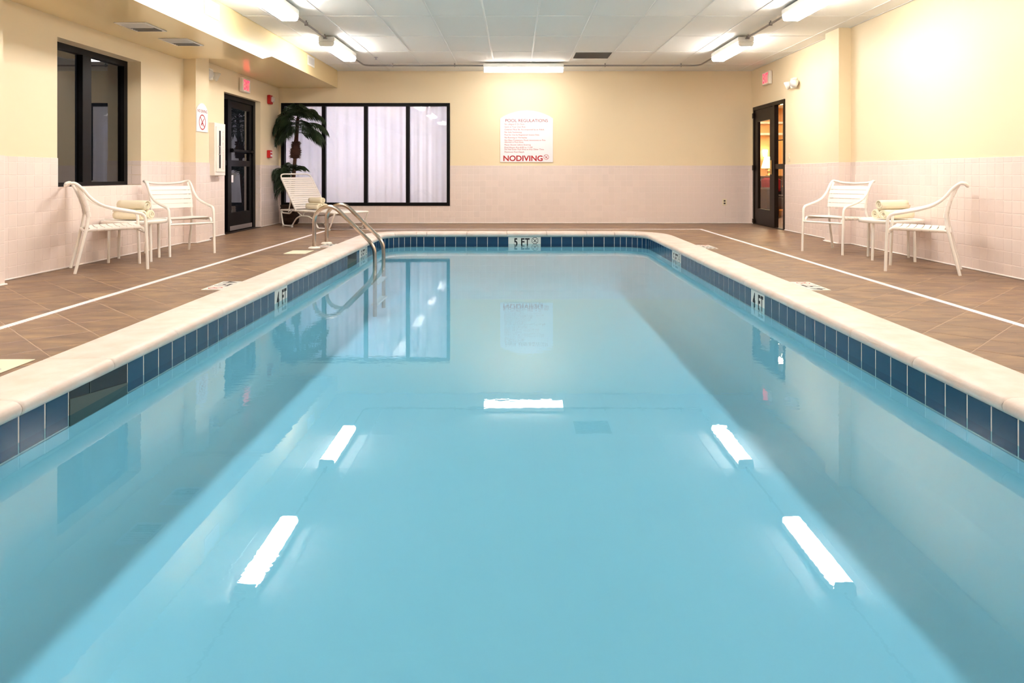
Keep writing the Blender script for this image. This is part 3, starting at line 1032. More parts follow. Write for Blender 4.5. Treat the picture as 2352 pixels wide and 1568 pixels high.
CZ = 2.632
clamp_me = MB().box(-0.006, 0.006, -0.02, 0.02, -0.022, 0.02, 0.003).tube([(0, 0, 0.018), (0, 0, 0.039)], 0.009, 8).mesh('clamp', 'conduit')
def conduit(path, clamps, label):
    t = MB().tube(fillet(path, 0.16), 0.0125, 10).build('conduit_pipe', 'conduit')
    tag(t, label, 'conduit', 'grey conduit between the ceiling lights')
    for (x, y, r) in clamps:
        link('clamp', clamp_me, t, Matrix.Translation((x, y, CZ)) @ Matrix.Rotation(r, 4, 'Z'))
conduit([(LX, 9.46, CZ), (LX, 7.91, CZ)], [(LX, 8.55, PI / 2), (LX, 9.38, PI / 2)], 'grey metal conduit joining two lights along the soffit')
conduit([(LX, 10.76, CZ), (LX, 11.85, CZ), (-0.52, 11.85, CZ)], [(-2.0, 11.85, 0), (-0.99, 11.85, 0)], 'grey metal conduit bending from the soffit lights to the crosswise light')
conduit([(0.78, 11.85, CZ), (RX, 11.85, CZ), (RX, 10.76, CZ)], [(1.46, 11.85, 0), (2.7, 11.85, 0)], 'grey metal conduit bending from the crosswise light toward the brown door')
conduit([(RX, 9.46, CZ), (RX, 7.91, CZ)], [(RX, 8.55, PI / 2), (RX, 9.38, PI / 2)], 'grey metal conduit joining the two lights beside the pier')
for X_, lb in ((LX, 'soffit'), (RX, 'plain wall')):
    conduit([(X_, 6.61, CZ), (X_, 5.06, CZ)], [(X_, 5.8, PI / 2)], 'grey metal conduit leading back from the second light beside the ' + lb)

# ------------------------------------------------------------------ vents
def register(name, label, M, w, h, split=True, group=None, dark_all=False):
    t = thing(name, label, 'air vent', group=group)
    t.matrix_world = M
    fr = grid_panel([-w / 2, -w / 2 + 0.028, w / 2 - 0.028, w / 2], [-h / 2, -h / 2 + 0.028, h / 2 - 0.028, h / 2],
                    lambda u, v: abs(u) < w / 2 - 0.028 and abs(v) < h / 2 - 0.028, lambda u, v, d: (u, v, 0.008 - d), 0.008)
    fr.build('frame', 'vent_light', t)
    MB().box(-w / 2 + 0.02, w / 2 - 0.02, -h / 2 + 0.02, h / 2 - 0.02, 0.0, 0.002).build('duct_shade', 'vent_dark', t)  # dark sheet gives the shade of an open duct behind the louvers
    n = 9
    hw = w / 2 - 0.03
    for k in range(n):
        y = -h / 2 + 0.036 + (h - 0.072) * k / (n - 1)
        flip = -1 if (split and k >= n // 2) else 1
        sl = MB().box(-hw, hw, -0.009, 0.009, -0.0008, 0.0008)
        sl.xf(Matrix.Rotation(flip * 0.75, 4, 'X'))
        sl.build('louver', 'vent_grey' if dark_all else 'vent_light', t, Matrix.Translation((0, y, 0.0075)))
    return t
def down(x, y, z, rot=0):
    return Matrix.Translation((x, y, z)) @ Matrix.Rotation(PI, 4, 'X') @ Matrix.Rotation(rot, 4, 'Z')
register('ceiling_vent', 'square air register in the soffit, the one nearer the dark window', down(-3.62, 7.03, 2.292), 0.30, 0.42)
register('ceiling_vent', 'square air register in the soffit, the one nearer the pier', down(-3.60, 7.84, 2.292), 0.30, 0.42)
if VENT:
    a, b_, c, d = VENT
    register('ceiling_vent', 'grey return air grille set into the tiled ceiling', down((a + b_) / 2, (c + d) / 2, ZC + 0.006), b_ - a, d - c, split=False, dark_all=True)
Mv = lambda x, y, z: frame_mat((x, y, z), (0, 1, 0), (0, 0, 1))
register('wall_vent', 'white air vent on the soffit face, the one over the vents and window', Mv(SOF_X + 0.001, 7.48, 2.563), 0.36, 0.165, split=False)
register('wall_vent', 'white air vent on the soffit face near the far wall', Mv(SOF_X + 0.001, 11.10, 2.585), 0.36, 0.15, split=False)
sp = MB().lathe([(0.030, 0.0), (0.030, -0.004), (0.010, -0.006), (0.008, -0.03), (0.022, -0.034), (0.022, -0.037), (0.0, -0.038)], 14).build('fire_sprinkler', 'aluminium', None, Matrix.Translation((-2.16, 11.26, ZC)))
tag(sp, 'small metal fire sprinkler head under the ceiling near the soffit', 'sprinkler')

# ------------------------------------------------------------------ windows and doors
def bar_set(parent, name, rects, d0, d1, place, material):
    """each rect (u0, u1, v0, v1) a bar between depths d0..d1"""
    for r in rects:
        b = MB().box(r[0], r[1], r[2], r[3], d0, d1, 0.003)
        b.v = [place(*p) for p in b.v]
        b.build(name, material, parent)
def pane(parent, r, d, place, name='pane', material='pane_glass'):
    q = [place(r[0], r[2], d), place(r[1], r[2], d), place(r[1], r[3], d), place(r[0], r[3], d)]
    return MB().add(q, [(0, 1, 2, 3)]).build(name, material, parent)

# far curtained window
win1 = thing('window_1', 'wide black framed window of four panes with white curtains behind', 'window', kind='structure')
pb_ = lambda u, v, d: (u, YB + d, v)
u0, u1, v0, v1 = WIN_B
fw = 0.052
outer = grid_panel([u0 - 0.004, u0 + fw, u1 - fw, u1 + 0.004], [v0 - 0.004, v0 + fw, v1 - fw, v1 + 0.004], lambda u, v: u0 + fw < u < u1 - fw and v0 + fw < v < v1 - fw, lambda u, v, d: (u, YB - 0.012 + d, v), 0.10)
outer.build('frame', 'black_frame', win1)
mull = [u0 + (u1 - u0) * k / 4 for k in (1, 2, 3)]
bar_set(win1, 'mullion', [(m_ - 0.032, m_ + 0.032, v0 + fw, v1 - fw) for m_ in mull], -0.006, 0.08, pb_, 'black_frame')
edges = [u0 + fw] + mull + [u1 - fw]
for a, b_ in zip(edges[:-1], edges[1:]):
    pane(win1, (a, b_, v0 + fw, v1 - fw), 0.04, pb_)
# curtains
def curtain(x0, x1, y, z0, z1, label):
    nx = int((x1 - x0) / 0.008)
    zs = [z0, z0 + 0.3, z0 + 0.7, z0 + 1.1, z1 - 0.22, z1 - 0.07, z1]
    ph = random.uniform(0, 6)
    b = MB()
    vs = []
    for j, z in enumerate(zs):
        t = (z - z0) / (z1 - z0)
        for i in range(nx + 1):
            x = x0 + (x1 - x0) * i / nx
            amp = 0.010 * (1 - 0.3 * t)
            a = math.sin(x * 2 * PI / 0.16 + ph + 1.4 * math.sin(x * 3.1)) + 0.4 * math.sin(x * 2 * PI / 0.083 + 1.3 + 0.9 * math.sin(x * 7) + 0.5 * t) + 1.0 * math.sin(x * 5 + t * 1.5)
            if z > z1 - 0.1: amp *= 0.75
            vs.append((x, y + amp * a, z))
    fs = [(j * (nx + 1) + i, j * (nx + 1) + i + 1, (j + 1) * (nx + 1) + i + 1, (j + 1) * (nx + 1) + i) for j in range(len(zs) - 1) for i in range(nx)]
    b.add(vs, fs, True)
    o = b.build('curtain', 'curtain')
    so = o.modifiers.new('thickness', 'SOLIDIFY'); so.thickness = 0.002
    tag(o, label, 'curtain', 'white curtains behind the far window')
xm = (u0 + u1) / 2
curtain(u0 - 0.02, xm - 0.004, YB + 0.19, v0 - 0.25, v1 + 0.06, 'white pleated curtain behind the window half with the palm')
curtain(xm + 0.004, u1 + 0.03, YB + 0.19, v0 - 0.25, v1 + 0.06, 'white pleated curtain behind the window half nearer the rules board')

# corridor behind the curtains, with unseen lights added to brighten them
o = MB().box(-4.6, -0.6, YB + 1.7, YB + 1.8, 0, 2.6).build('wall_corridor', 'lobby_white'); tag(o, 'pale corridor wall behind the white curtains', 'wall', kind='structure')
o = MB().box(-4.6, -0.6, YB + 0.13, YB + 1.7, -0.06, -0.005).build('floor_corridor', 'lobby_floor'); tag(o, 'brown corridor floor behind the white curtains', 'floor', kind='structure')
o = MB().box(-4.6, -0.6, YB + 0.13, YB + 1.8, 2.5, 2.6).build('ceiling_corridor', 'lobby_white'); tag(o, 'pale corridor ceiling behind the white curtains', 'ceiling', kind='structure')
def fill_light(x, y, z, r, material, label, group):  # glowing disc added out of view as fill
    t = thing('fill_light', label, 'ceiling light', (x, y, z), 0, group)
    MB().lathe([(r + 0.03, 0.0), (r + 0.03, -0.012), (r, -0.016), (r, -0.004)], 24).build('ring', 'lobby_white', t)
    MB().add([(r * math.cos(2 * PI * k / 12), r * math.sin(2 * PI * k / 12), -0.014) for k in range(12)], [tuple(range(12))[::-1]]).build('lens', material, t)
for x, lb in ((-3.4, 'behind the curtain with the palm'), (-1.9, 'behind the curtain nearer the rules board')):
    fill_light(x, YB + 1.25, 2.5, 0.20, 'corridor_fill', 'unseen round fill light added under the corridor ceiling ' + lb, 'corridor fill lights')

# dark window in the near wall
win2 = thing('window_2', 'dark two-pane black framed window recessed above the tiled sill', 'window', kind='structure')
pl = lambda u, v, d: (-XW - d, u, v)
u0, u1, v0, v1 = WIN_L
outer = grid_panel([u0, u0 + 0.05, u1 - 0.07, u1], [v0, v0 + 0.045, v1 - 0.06, v1], lambda u, v: u0 + 0.05 < u < u1 - 0.07 and v0 + 0.045 < v < v1 - 0.06, lambda u, v, d: pl(u, v, 0.155 + d), 0.07)
outer.build('frame', 'black_frame', win2)
mu = 7.30
bar_set(win2, 'mullion', [(mu - 0.075, mu + 0.075, v0 + 0.045, v1 - 0.06)], 0.15, 0.215, pl, 'black_frame')
pane(win2, (u0 + 0.05, mu - 0.07, v0 + 0.045, v1 - 0.06), 0.19, pl, material='coated_glass')
pane(win2, (mu + 0.07, u1 - 0.07, v0 + 0.045, v1 - 0.06), 0.19, pl, material='coated_glass')

def framed_leaf(parent, u0, u1, v0, v1, stile, top, bot, d0, d1, place, material, name='door_leaf'):
    g_ = grid_panel([u0, u0 + stile, u1 - stile, u1], [v0, v0 + bot, v1 - top, v1], lambda u, v: u0 + stile < u < u1 - stile and v0 + bot < v < v1 - top, lambda u, v, d: place(u, v, d0 + d), d1 - d0)
    return g_.build(name, material, parent)

# recessed black door
door1 = thing('door_1', 'black glazed exit door with sidelight recessed in the window wall', 'door', kind='structure')
u0, u1, v0, v1 = DOOR_L; v0 = 0.0
D0 = 0.09
fr = grid_panel([u0, u0 + 0.06, 10.72, 10.80, u1 - 0.10, u1], [v0, v0 + 0.012, v1 - 0.07, v1],
                lambda u, v: (u0 + 0.06 < u < 10.72 or 10.80 < u < u1 - 0.10) and v0 + 0.012 < v < v1 - 0.07, lambda u, v, d: pl(u, v, D0 + d), 0.10)
fr.build('frame', 'black_frame', door1)
pane(door1, (u0 + 0.06, 10.72, 0.02, 1.0), D0 + 0.05, pl, 'sidelight_pane', 'coated_glass')
pane(door1, (u0 + 0.06, 10.72, 1.06, v1 - 0.07), D0 + 0.05, pl, 'sidelight_pane', 'coated_glass')
bar_set(door1, 'sidelight_rail', [(u0 + 0.06, 10.72, 0.995, 1.065)], D0 + 0.015, D0 + 0.08, pl, 'black_frame')
lf = framed_leaf(door1, 10.80, u1 - 0.10, 0.015, v1 - 0.075, 0.105, 0.10, 0.27, D0 + 0.02, D0 + 0.065, pl, 'black_frame')
pane(door1, (10.90, u1 - 0.20, 0.28, v1 - 0.17), D0 + 0.045, pl, material='coated_glass')
bar_set(lf, 'mid_rail', [(10.90, u1 - 0.20, 0.985, 1.075)], D0 + 0.022, D0 + 0.06, pl, 'black_frame')
bar_set(lf, 'push_bar', [(10.84, u1 - 0.13, 1.205, 1.235)], D0 - 0.04, D0 - 0.012, pl, 'black_frame')
bar_set(lf, 'bar_post', [(10.85, 10.88, 1.19, 1.25), (u1 - 0.16, u1 - 0.13, 1.19, 1.25)], D0 - 0.03, D0 + 0.03, pl, 'black_frame')
bar_set(lf, 'kick_plate', [(10.81, u1 - 0.12, 0.018, 0.085)], D0 + 0.008, D0 + 0.022, pl, 'aluminium')
bar_set(lf, 'notice_card', [(10.905, 11.02, 0.74, 0.85)], D0 + 0.036, D0 + 0.040, pl, 'board_white')

MB().box(-XW - 0.23, -XW + 0.004, u0, u1, -0.02, 0.006, 0.002).build('threshold', 'bronze_frame', door1)
# flush brown door
door2 = thing('door_2', 'brown framed glass door with sidelight showing a lamplit room', 'door', kind='structure')
pr = lambda u, v, d: (XW + d, u, v)
u0, u1, v0, v1 = DOOR_R; v0 = 0.0
fr = grid_panel([u0 - 0.003, u0 + 0.045, 11.62, 11.70, u1 - 0.05, u1 + 0.003], [v0, v0 + 0.012, v1 - 0.055, v1 + 0.003],
                lambda u, v: (u0 + 0.045 < u < 11.62 or 11.70 < u < u1 - 0.05) and v0 + 0.012 < v < v1 - 0.055, lambda u, v, d: pr(u, v, -0.014 + d), 0.066)
fr.build('frame', 'bronze_frame', door2)
MB().box(XW - 0.004, XW + 0.085, u0, u1, -0.02, 0.006, 0.002).build('threshold', 'bronze_frame', door2)
pane(door2, (u0 + 0.045, 11.62, 0.012, 0.95), 0.045, pr, 'sidelight_pane')
pane(door2, (u0 + 0.045, 11.62, 1.02, v1 - 0.055), 0.045, pr, 'sidelight_pane')
bar_set(door2, 'sidelight_rail', [(u0 + 0.045, 11.62, 0.945, 1.025)], -0.004, 0.08, pr, 'bronze_frame')
bar_set(door2, 'sidelight_rail', [(u0 + 0.045, 11.62, 0.50, 0.515), (u0 + 0.045, 11.62, 1.395, 1.41)], 0.04, 0.055, pr, 'bronze_frame')
lf = framed_leaf(door2, 11.705, u1 - 0.055, 0.015, v1 - 0.06, 0.16, 0.20, 0.26, 0.0, 0.045, pr, 'bronze_frame')
pane(door2, (11.85, u1 - 0.20, 0.27, v1 - 0.255), 0.025, pr)
bar_set(lf, 'hinge', [(u1 - 0.075, u1 - 0.02, 1.83, 1.92), (u1 - 0.075, u1 - 0.02, 0.93, 1.02), (u1 - 0.075, u1 - 0.02, 0.02, 0.09)], -0.035, -0.008, pr, 'bronze_frame')
lp = MB().box(11.755, 11.815, 0.86, 1.09, -0.016, 0.0, 0.004)
lp.v = [pr(*p) for p in lp.v]
lp = lp.build('lock_plate', 'brass', lf)
MB().tube([pr(11.785, 0.95, -0.01), pr(11.785, 0.95, -0.055), pr(11.90, 0.945, -0.058)], 0.009, 8).build('lever_handle', 'brass', lf)

# ------------------------------------------------------------------ lamplit room beyond the brown door
LXA, LXB, LYA, LYB = XW + 0.08, 7.4, 10.6, 17.0
lob = MB().box(LXA, LXB, LYB, LYB + 0.1, 0, 2.6).build('wall_lobby', 'lobby_paint')
tag(lob, 'warm orange wall of the lamplit room beyond the brown door', 'wall', kind='structure')
o = MB().box(LXB, LXB + 0.1, LYA, LYB + 0.1, 0, 2.6).build('wall_lobby_side', 'lobby_paint'); tag(o, 'side wall of the lamplit room beyond the brown door', 'wall', kind='structure')
o = MB().box(LXA, LXB, LYA - 0.1, LYA, 0, 2.6).build('wall_lobby_near', 'lobby_paint'); tag(o, 'near wall of the lamplit room beyond the brown door', 'wall', kind='structure')
o = MB().box(LXA - 0.02, LXA, YB + 0.2, LYB, 0, 2.6).build('wall_lobby_inner', 'lobby_paint'); tag(o, 'inner wall of the lamplit room continuing past the brown door', 'wall', kind='structure')
o = MB().box(LXA - 0.02, LXB, LYA, LYB, -0.06, -0.005).build('floor_lobby', 'lobby_floor'); tag(o, 'brown floor of the lamplit room beyond the brown door', 'floor', kind='structure')
o = MB().box(LXA - 0.02, LXB, LYA - 0.1, LYB + 0.1, 2.4, 2.5).build('ceiling_lobby', 'lobby_white'); tag(o, 'pale ceiling of the lamplit room beyond the brown door', 'ceiling', kind='structure')
for z, lb in ((2.03, 'upper white ledge on the orange wall seen through the brown door'), (1.77, 'lower white ledge on the orange wall seen through the brown door')):
    o = MB().box(5.3, 6.6, LYB - 0.10, LYB, z, z + 0.05, 0.006).build('wall_ledge', 'lobby_white'); tag(o, lb, 'ledge')
t = thing('wall_sconce', 'small bright sconce on the orange wall beyond the brown door', 'sconce', (5.82, LYB - 0.05, 1.35))
MB().box(-0.03, 0.03, 0.02, 0.05, -0.05, 0.05, 0.004).build('mount', 'brass', t)
MB().lathe([(0.045, -0.075), (0.055, 0.075)], 20).build('shade', 'sconce_glow', t)
t = thing('console_table', 'brown wooden console under the glowing lamp beyond the brown door', 'table', (5.75, 16.1, -0.005))
MB().box(-0.5, 0.5, -0.18, 0.18, 0.78, 0.83, 0.006).build('table_top', 'wood', t)
MB().box(-0.46, 0.46, -0.15, 0.15, 0.62, 0.78).build('apron', 'wood', t)
for sx in (-0.44, 0.44):
    for sy in (-0.13, 0.13):
        MB().box(sx - 0.025, sx + 0.025, sy - 0.025, sy + 0.025, 0, 0.62).build('leg', 'wood', t)
t = thing('table_lamp', 'glowing cream shaded table lamp on the console beyond the brown door', 'lamp', (5.62, 16.1, 0.825))
MB().lathe([(0.07, 0), (0.07, 0.02), (0.03, 0.035), (0.05, 0.09), (0.02, 0.15), (0.012, 0.2)], 20).build('base', 'brass', t)
MB().lathe([(0.17, 0.17), (0.10, 0.42)], 24).build('shade', 'lamp_shade', t)
t = thing('armchair', 'grey armchair below the glowing lamp beyond the brown door', 'armchair', (5.35, 15.0, -0.005), 0.3)
MB().box(-0.33, 0.33, -0.32, 0.32, 0.16, 0.44, 0.05).build('seat', 'upholstery', t)
MB().box(-0.33, 0.33, 0.2, 0.36, 0.3, 0.78, 0.05).build('backrest', 'upholstery', t)
for sx in (-0.36, 0.36):
    MB().box(sx - 0.06, sx + 0.06, -0.32, 0.34, 0.14, 0.60, 0.04).build('armrest', 'upholstery', t)
for sx in (-0.3, 0.3):
    for sy in (-0.28, 0.3):
        MB().box(sx - 0.02, sx + 0.02, sy - 0.02, sy + 0.02, 0, 0.18).build('leg', 'wood', t)
cu = MB().box(-0.2, 0.2, -0.05, 0.05, -0.16, 0.16, 0.045).build('cushion', 'red_cloth', None, Matrix.Translation((5.31, 15.12, 0.63)) @ Matrix.Rotation(0.3, 4, 'Z'))
tag(cu, 'red cushion on the grey armchair beyond the brown door', 'cushion')
fill_light(5.7, 15.9, 2.4, 0.14, 'lobby_fill', 'unseen round fill light added over the console beyond the brown door', 'lobby fill lights')  # unseen fill added to brighten the room behind the glass
fill_light(5.1, 13.9, 2.4, 0.10, 'lobby_fill', 'unseen round fill light added just inside the lamplit room beyond the brown door', 'lobby fill lights')

# ------------------------------------------------------------------ signs and wall fittings
t = thing('rules_sign', 'large white arched pool regulations board on the far wall', 'sign', (0.1945, YB + 0.004, 1.076))
W, H, SH = 0.925, 0.905, 0.765
poly = [(-W / 2, 0), (W / 2, 0), (W / 2, SH)]
for k in range(1, 16):
    a = k / 16
    poly.append((W / 2 - W * a, SH + (H - SH) * math.sin(PI * a) ** 0.8))
poly.append((-W / 2, SH))
b = MB().prism(poly, 0, 0.012)
b.xf(frame_mat((0, 0, 0), (1, 0, 0), (0, 0, 1)))
b.build('board', 'board_white', t)
FM = lambda x, z: frame_mat((x, -0.0128, z), (1, 0, 0), (0, 0, 1))
lettering('POOL REGULATIONS', 0.745, 0.052, 'pale_red_print', t, FM(0.0, 0.728))
lines = [('No Lifeguard On Duty.', 0.665), ('Swim at Your Own Risk.', 0.618), ('Children Must Be Accompanied by an Adult.', 0.571), ('No Solo Swimming.', 0.525), ('Pool for Use by Registered Guests Only.', 0.478),
         ('No Running or Horseplay.', 0.431), ('No Glass Containers, Food, Intoxicants or Pets', 0.384), ('Allowed in Pool Area.', 0.350), ('Please Shower before Entering.', 0.303), ('Pool Hours Are 6:00 to 11:00', 0.257),
         ('Do Not Enter Pool Area at Any Other Time.', 0.223), ('Maximum Pool Depth', 0.177)]
widths = [0.355, 0.375, 0.70, 0.305, 0.615, 0.40, 0.72, 0.335, 0.465, 0.49, 0.695, 0.345]
for (s_, z), w_ in zip(lines, widths):
    lettering(s_, w_, None, 'faint_red_print', t, FM(-0.387 + w_ / 2, z))
link('lettering', text_data('NODIVING', 0.69, 0.098, 'red_print', 0.022), t, FM(-0.062, 0.066))
no_diving(t, FM(0.345, 0.087), 0.046, 'red_print')

t = thing('no_diving_sign', 'small white arched no diving sign with red circle on the pier', 'sign', (-PIER - 0.002, 9.27, 1.405))
W, H, SH = 0.325, 0.365, 0.27
poly = [(-W / 2, 0), (W / 2, 0), (W / 2, SH)] + [(W / 2 - W * k / 14, SH + (H - SH) * math.sin(PI * k / 14) ** 0.7) for k in range(1, 14)] + [(-W / 2, SH)]
b = MB().prism(poly, 0, 0.010)
b.xf(frame_mat((0, 0, 0), (0, 1, 0), (0, 0, 1)))
b.build('board', 'board_white', t)
FS = lambda y, z: frame_mat((0.0107, y, z), (0, 1, 0), (0, 0, 1))
lettering('NO DIVING', 0.285, 0.036, 'pale_red_print', t, FS(0, 0.262))
no_diving(t, FS(0.0, 0.122), 0.098, 'red_print')

# extinguisher cabinet
t = thing('extinguisher_cabinet', 'white fire extinguisher cabinet beside the recessed black door', 'cabinet', (-XW + 0.002, 9.995, 0.845))
MB().box(0, 0.085, -0.18, 0.18, 0, 0.72, 0.006).build('body', 'white_plastic', t)
dr = MB().box(0.085, 0.097, -0.145, 0.145, 0.05, 0.67, 0.004).build('cabinet_door', 'white_plastic', t)
MB().box(0.096, 0.0985, -0.055, -0.005, 0.10, 0.615).build('slot_window', 'black_print', dr)
MB().tube(fillet([(0.097, -0.075, 0.29), (0.125, -0.075, 0.29), (0.125, -0.075, 0.40), (0.097, -0.075, 0.40)], 0.012, 3), 0.005, 8).build('handle', 'aluminium', dr)
for k, chn in enumerate('FIRE EXTINGUISHER'):
    if chn != ' ':
        lettering(chn, 0.018 if chn != 'I' else 0.006, 0.026, 'red_print', dr, frame_mat((0.0976, 0.085, 0.60 - 0.0315 * k), (0, 1, 0), (0, 0, 1)), name='letter')

def exit_sign(label, M):
    t = thing('exit_sign', label, 'sign')
    t.matrix_world = M
    MB().box(-0.16, 0.16, -0.105, 0.105, 0, 0.055, 0.006).build('body', 'white_plastic', t)
    lettering('EXIT', 0.235, 0.155, 'exit_red', t, Matrix.Translation((0.0, 0.0, 0.0560)))
    MB().box(-0.03, 0.03, -0.02, 0.02, -0.004, 0.004).build('mount', 'white_plastic', t)
exit_sign('lit red exit sign above the recessed black door', frame_mat((-XW, 11.08, 2.215), (0, 1, 0), (0, 0, 1)))
exit_sign('lit red exit sign above the flush brown door', frame_mat((XW, 11.92, 2.437), (0, -1, 0), (0, 0, 1)))

def emergency_light(label, M):
    t = thing('emergency_light', label, 'emergency light')
    t.matrix_world = M
    MB().box(-0.07, 0.07, -0.075, 0.075, 0, 0.05, 0.008).build('body', 'white_plastic', t)
    for s_ in (-1, 1):
        h_ = MB().lathe([(0.0, -0.05), (0.035, -0.045), (0.055, 0.0), (0.062, 0.03), (0.062, 0.045), (0.0, 0.048)], 20)
        h_.xf(Matrix.Translation((s_ * 0.13, -0.01, 0.055)) @ Matrix.Rotation(s_ * 0.5, 4, 'Y') @ Matrix.Rotation(0.45, 4, 'X'))
        hd = h_.build('lamp_head', 'clear_lens', t)
        MB().tube([(s_ * 0.06, -0.01, 0.03), (s_ * 0.10, -0.01, 0.04)], 0.018, 8).build('knuckle', 'white_plastic', t)
emergency_light('white twin-head emergency light beside the pier near the recessed black door', frame_mat((-XW, 9.80, 2.215), (0, 1, 0), (0, 0, 1)))
emergency_light('white twin-head emergency light above the light switch', frame_mat((XW, 10.78, 2.215), (0, -1, 0), (0, 0, 1)))

t = thing('fire_alarm', 'red fire alarm strobe high on the wall beside the palm', 'fire alarm', (-XW, 12.22, 2.115))
MB().box(0, 0.05, -0.065, 0.065, -0.075, 0.075, 0.008).build('body', 'red_box', t)
MB().box(0.05, 0.085, -0.01, 0.055, -0.045, 0.055, 0.015).build('strobe_lens', 'clear_lens', t)
t = thing('fire_alarm', 'red fire alarm pull station below the strobe', 'fire alarm', (-XW, 12.20, 1.20))
MB().box(0, 0.05, -0.055, 0.055, -0.065, 0.065, 0.006).build('body', 'red_box', t)
MB().box(0.05, 0.062, -0.03, 0.03, -0.04, -0.012, 0.004).build('handle', 'board_white', t)
MB().box(0.05, 0.056, -0.04, 0.04, 0.02, 0.035).build('label_strip', 'board_white', t)
t = thing('light_switch', 'ivory light switch beside the flush brown door', 'switch', (XW + 0.004, 11.02, 1.115))
MB().box(-0.008, 0, -0.036, 0.036, -0.058, 0.058, 0.003).build('plate', 'ivory', t)
MB().box(-0.018, -0.006, -0.006, 0.006, -0.012, 0.012, 0.002).build('toggle', 'ivory', t)
t = thing('wall_outlet', 'ivory power outlet low on the tiled far wall', 'outlet', (3.67, YB, 0.373))
MB().box(-0.036, 0.036, -0.009, 0, -0.058, 0.058, 0.003).build('plate', 'ivory', t)
for z in (-0.022, 0.022):
    MB().box(-0.016, 0.016, -0.012, -0.008, z - 0.014, z + 0.014, 0.003).build('socket', 'vent_dark', t)

# ------------------------------------------------------------------ deck fittings
def drain(label, x0, x1, y0, y1):
    o = MB().box(-(x1 - x0) / 2, (x1 - x0) / 2, -(y1 - y0) / 2, (y1 - y0) / 2, -0.012, 0.0035, 0.001).build('deck_drain', 'drain', None, Matrix.Translation(((x0 + x1) / 2, (y0 + y1) / 2, 0)))
    tag(o, label, 'drain', 'white slotted deck drains')
drain('white slotted drain strip running past the chairs on the dark window side', -2.925, -2.875, YF + 0.3, 11.42)
drain('white slotted drain strip running past the chairs on the brown door side', 2.875, 2.925, YF + 0.3, 11.42)
drain('white slotted drain strip crossing the deck before the far wall', -2.875, 2.875, 11.37, 11.42)

def deck_marker(label, x, y, s, txt):
    """s = +1: on the +x deck, read facing the pool"""
    ud = (0, s, 0); vd = (-s, 0, 0)
    t = thing('depth_plate', label, 'depth marker')
    t.matrix_world = frame_mat((x, y, 0.0), ud, vd)
    MB().box(-0.207, 0.207, -0.075, 0.075, 0.0, 0.004, 0.001).build('plate', 'marker_tile', t)
    lettering(txt, 0.07, 0.115, 'black_print', t, Matrix.Translation((-0.165, 0, 0.0044)))
    lettering('F', 0.048, 0.115, 'black_print', t, Matrix.Translation((-0.047, 0, 0.0044)))
    lettering('T', 0.060, 0.115, 'black_print', t, Matrix.Translation((0.014, 0, 0.0044)))
    no_diving(t, Matrix.Translation((0.13, 0.0, 0.0044)), 0.052, 'red_print')
    MB().box(0.193, 0.197, -0.05, 0.05, 0.004, 0.0043).build('caption_line', 'black_print', t)
deck_marker('white 4 FT no diving deck marker on the ladder side of the pool', -2.279, 5.65, -1, '4')
deck_marker('white 5 FT no diving deck marker between the ladder rails', -2.279, 8.79, -1, '5')
deck_marker('white 4 FT no diving deck marker opposite the ladder side', 2.279, 5.63, 1, '4')
deck_marker('white 5 FT no diving deck marker opposite the ladder', 2.279, 8.65, 1, '5')
def skimmer_lid(label, x, y, w_, h_):
    t = thing('skimmer_lid', label, 'lid', (x, y, 0))
    MB().box(-w_ / 2, w_ / 2, -h_ / 2, h_ / 2, 0.0, 0.004, 0.0015).build('cover', 'ivory', t)
    for sx in (-1, 1):
        MB().lathe([(0.010, 0.004), (0.010, 0.0048), (0, 0.0048)], 12, (sx * w_ * 0.36, 0, 0)).build('screw', 'aluminium', t)
skimmer_lid('cream skimmer lid in the deck nearest the camera edge', -2.40, 3.22, 0.31, 0.36)
skimmer_lid('cream skimmer lid in the deck in front of the pool ladder', -2.40, 8.06, 0.24, 0.34)

# pool ladder
t = thing('pool_ladder', 'curved stainless steel pool ladder rails on the deck edge', 'ladder', (0, 0, 0))
def rail_path():
    pts = [(-2.355, 0, 0.0), (-2.355, 0, 0.30)]
    c = (-2.185, 0.315); r = 0.17
    for k in range(0, 13):
        a = PI - (PI * 0.755) * k / 12
        pts.append((c[0] + r * math.cos(a), 0, c[1] + r * math.sin(a)))
    tail = [(-1.70, 0, 0.075), (-1.648, 0, -0.02), (-1.645, 0, -0.16), (-1.645, 0, -0.80)]
    return [Vector(p) for p in pts] + fillet([pts[-1]] + tail, 0.05)[1:]
rp_ = rail_path()
for y in (8.51, 9.07):
    MB().tube([(p.x, y, p.z) for p in rp_], 0.0235, 16).build('handrail', 'steel', t)
    MB().lathe([(0.070, 0.0), (0.070, 0.006), (0.055, 0.016), (0.026, 0.022)], 24, (-2.355, y, 0.0)).build('escutcheon', 'white_plastic', t)
for z in (-0.42, -0.66):
    MB().box(-1.69, -1.60, 8.51, 9.07, z - 0.012, z + 0.012, 0.006).build('ladder_step', 'white_plastic', t)

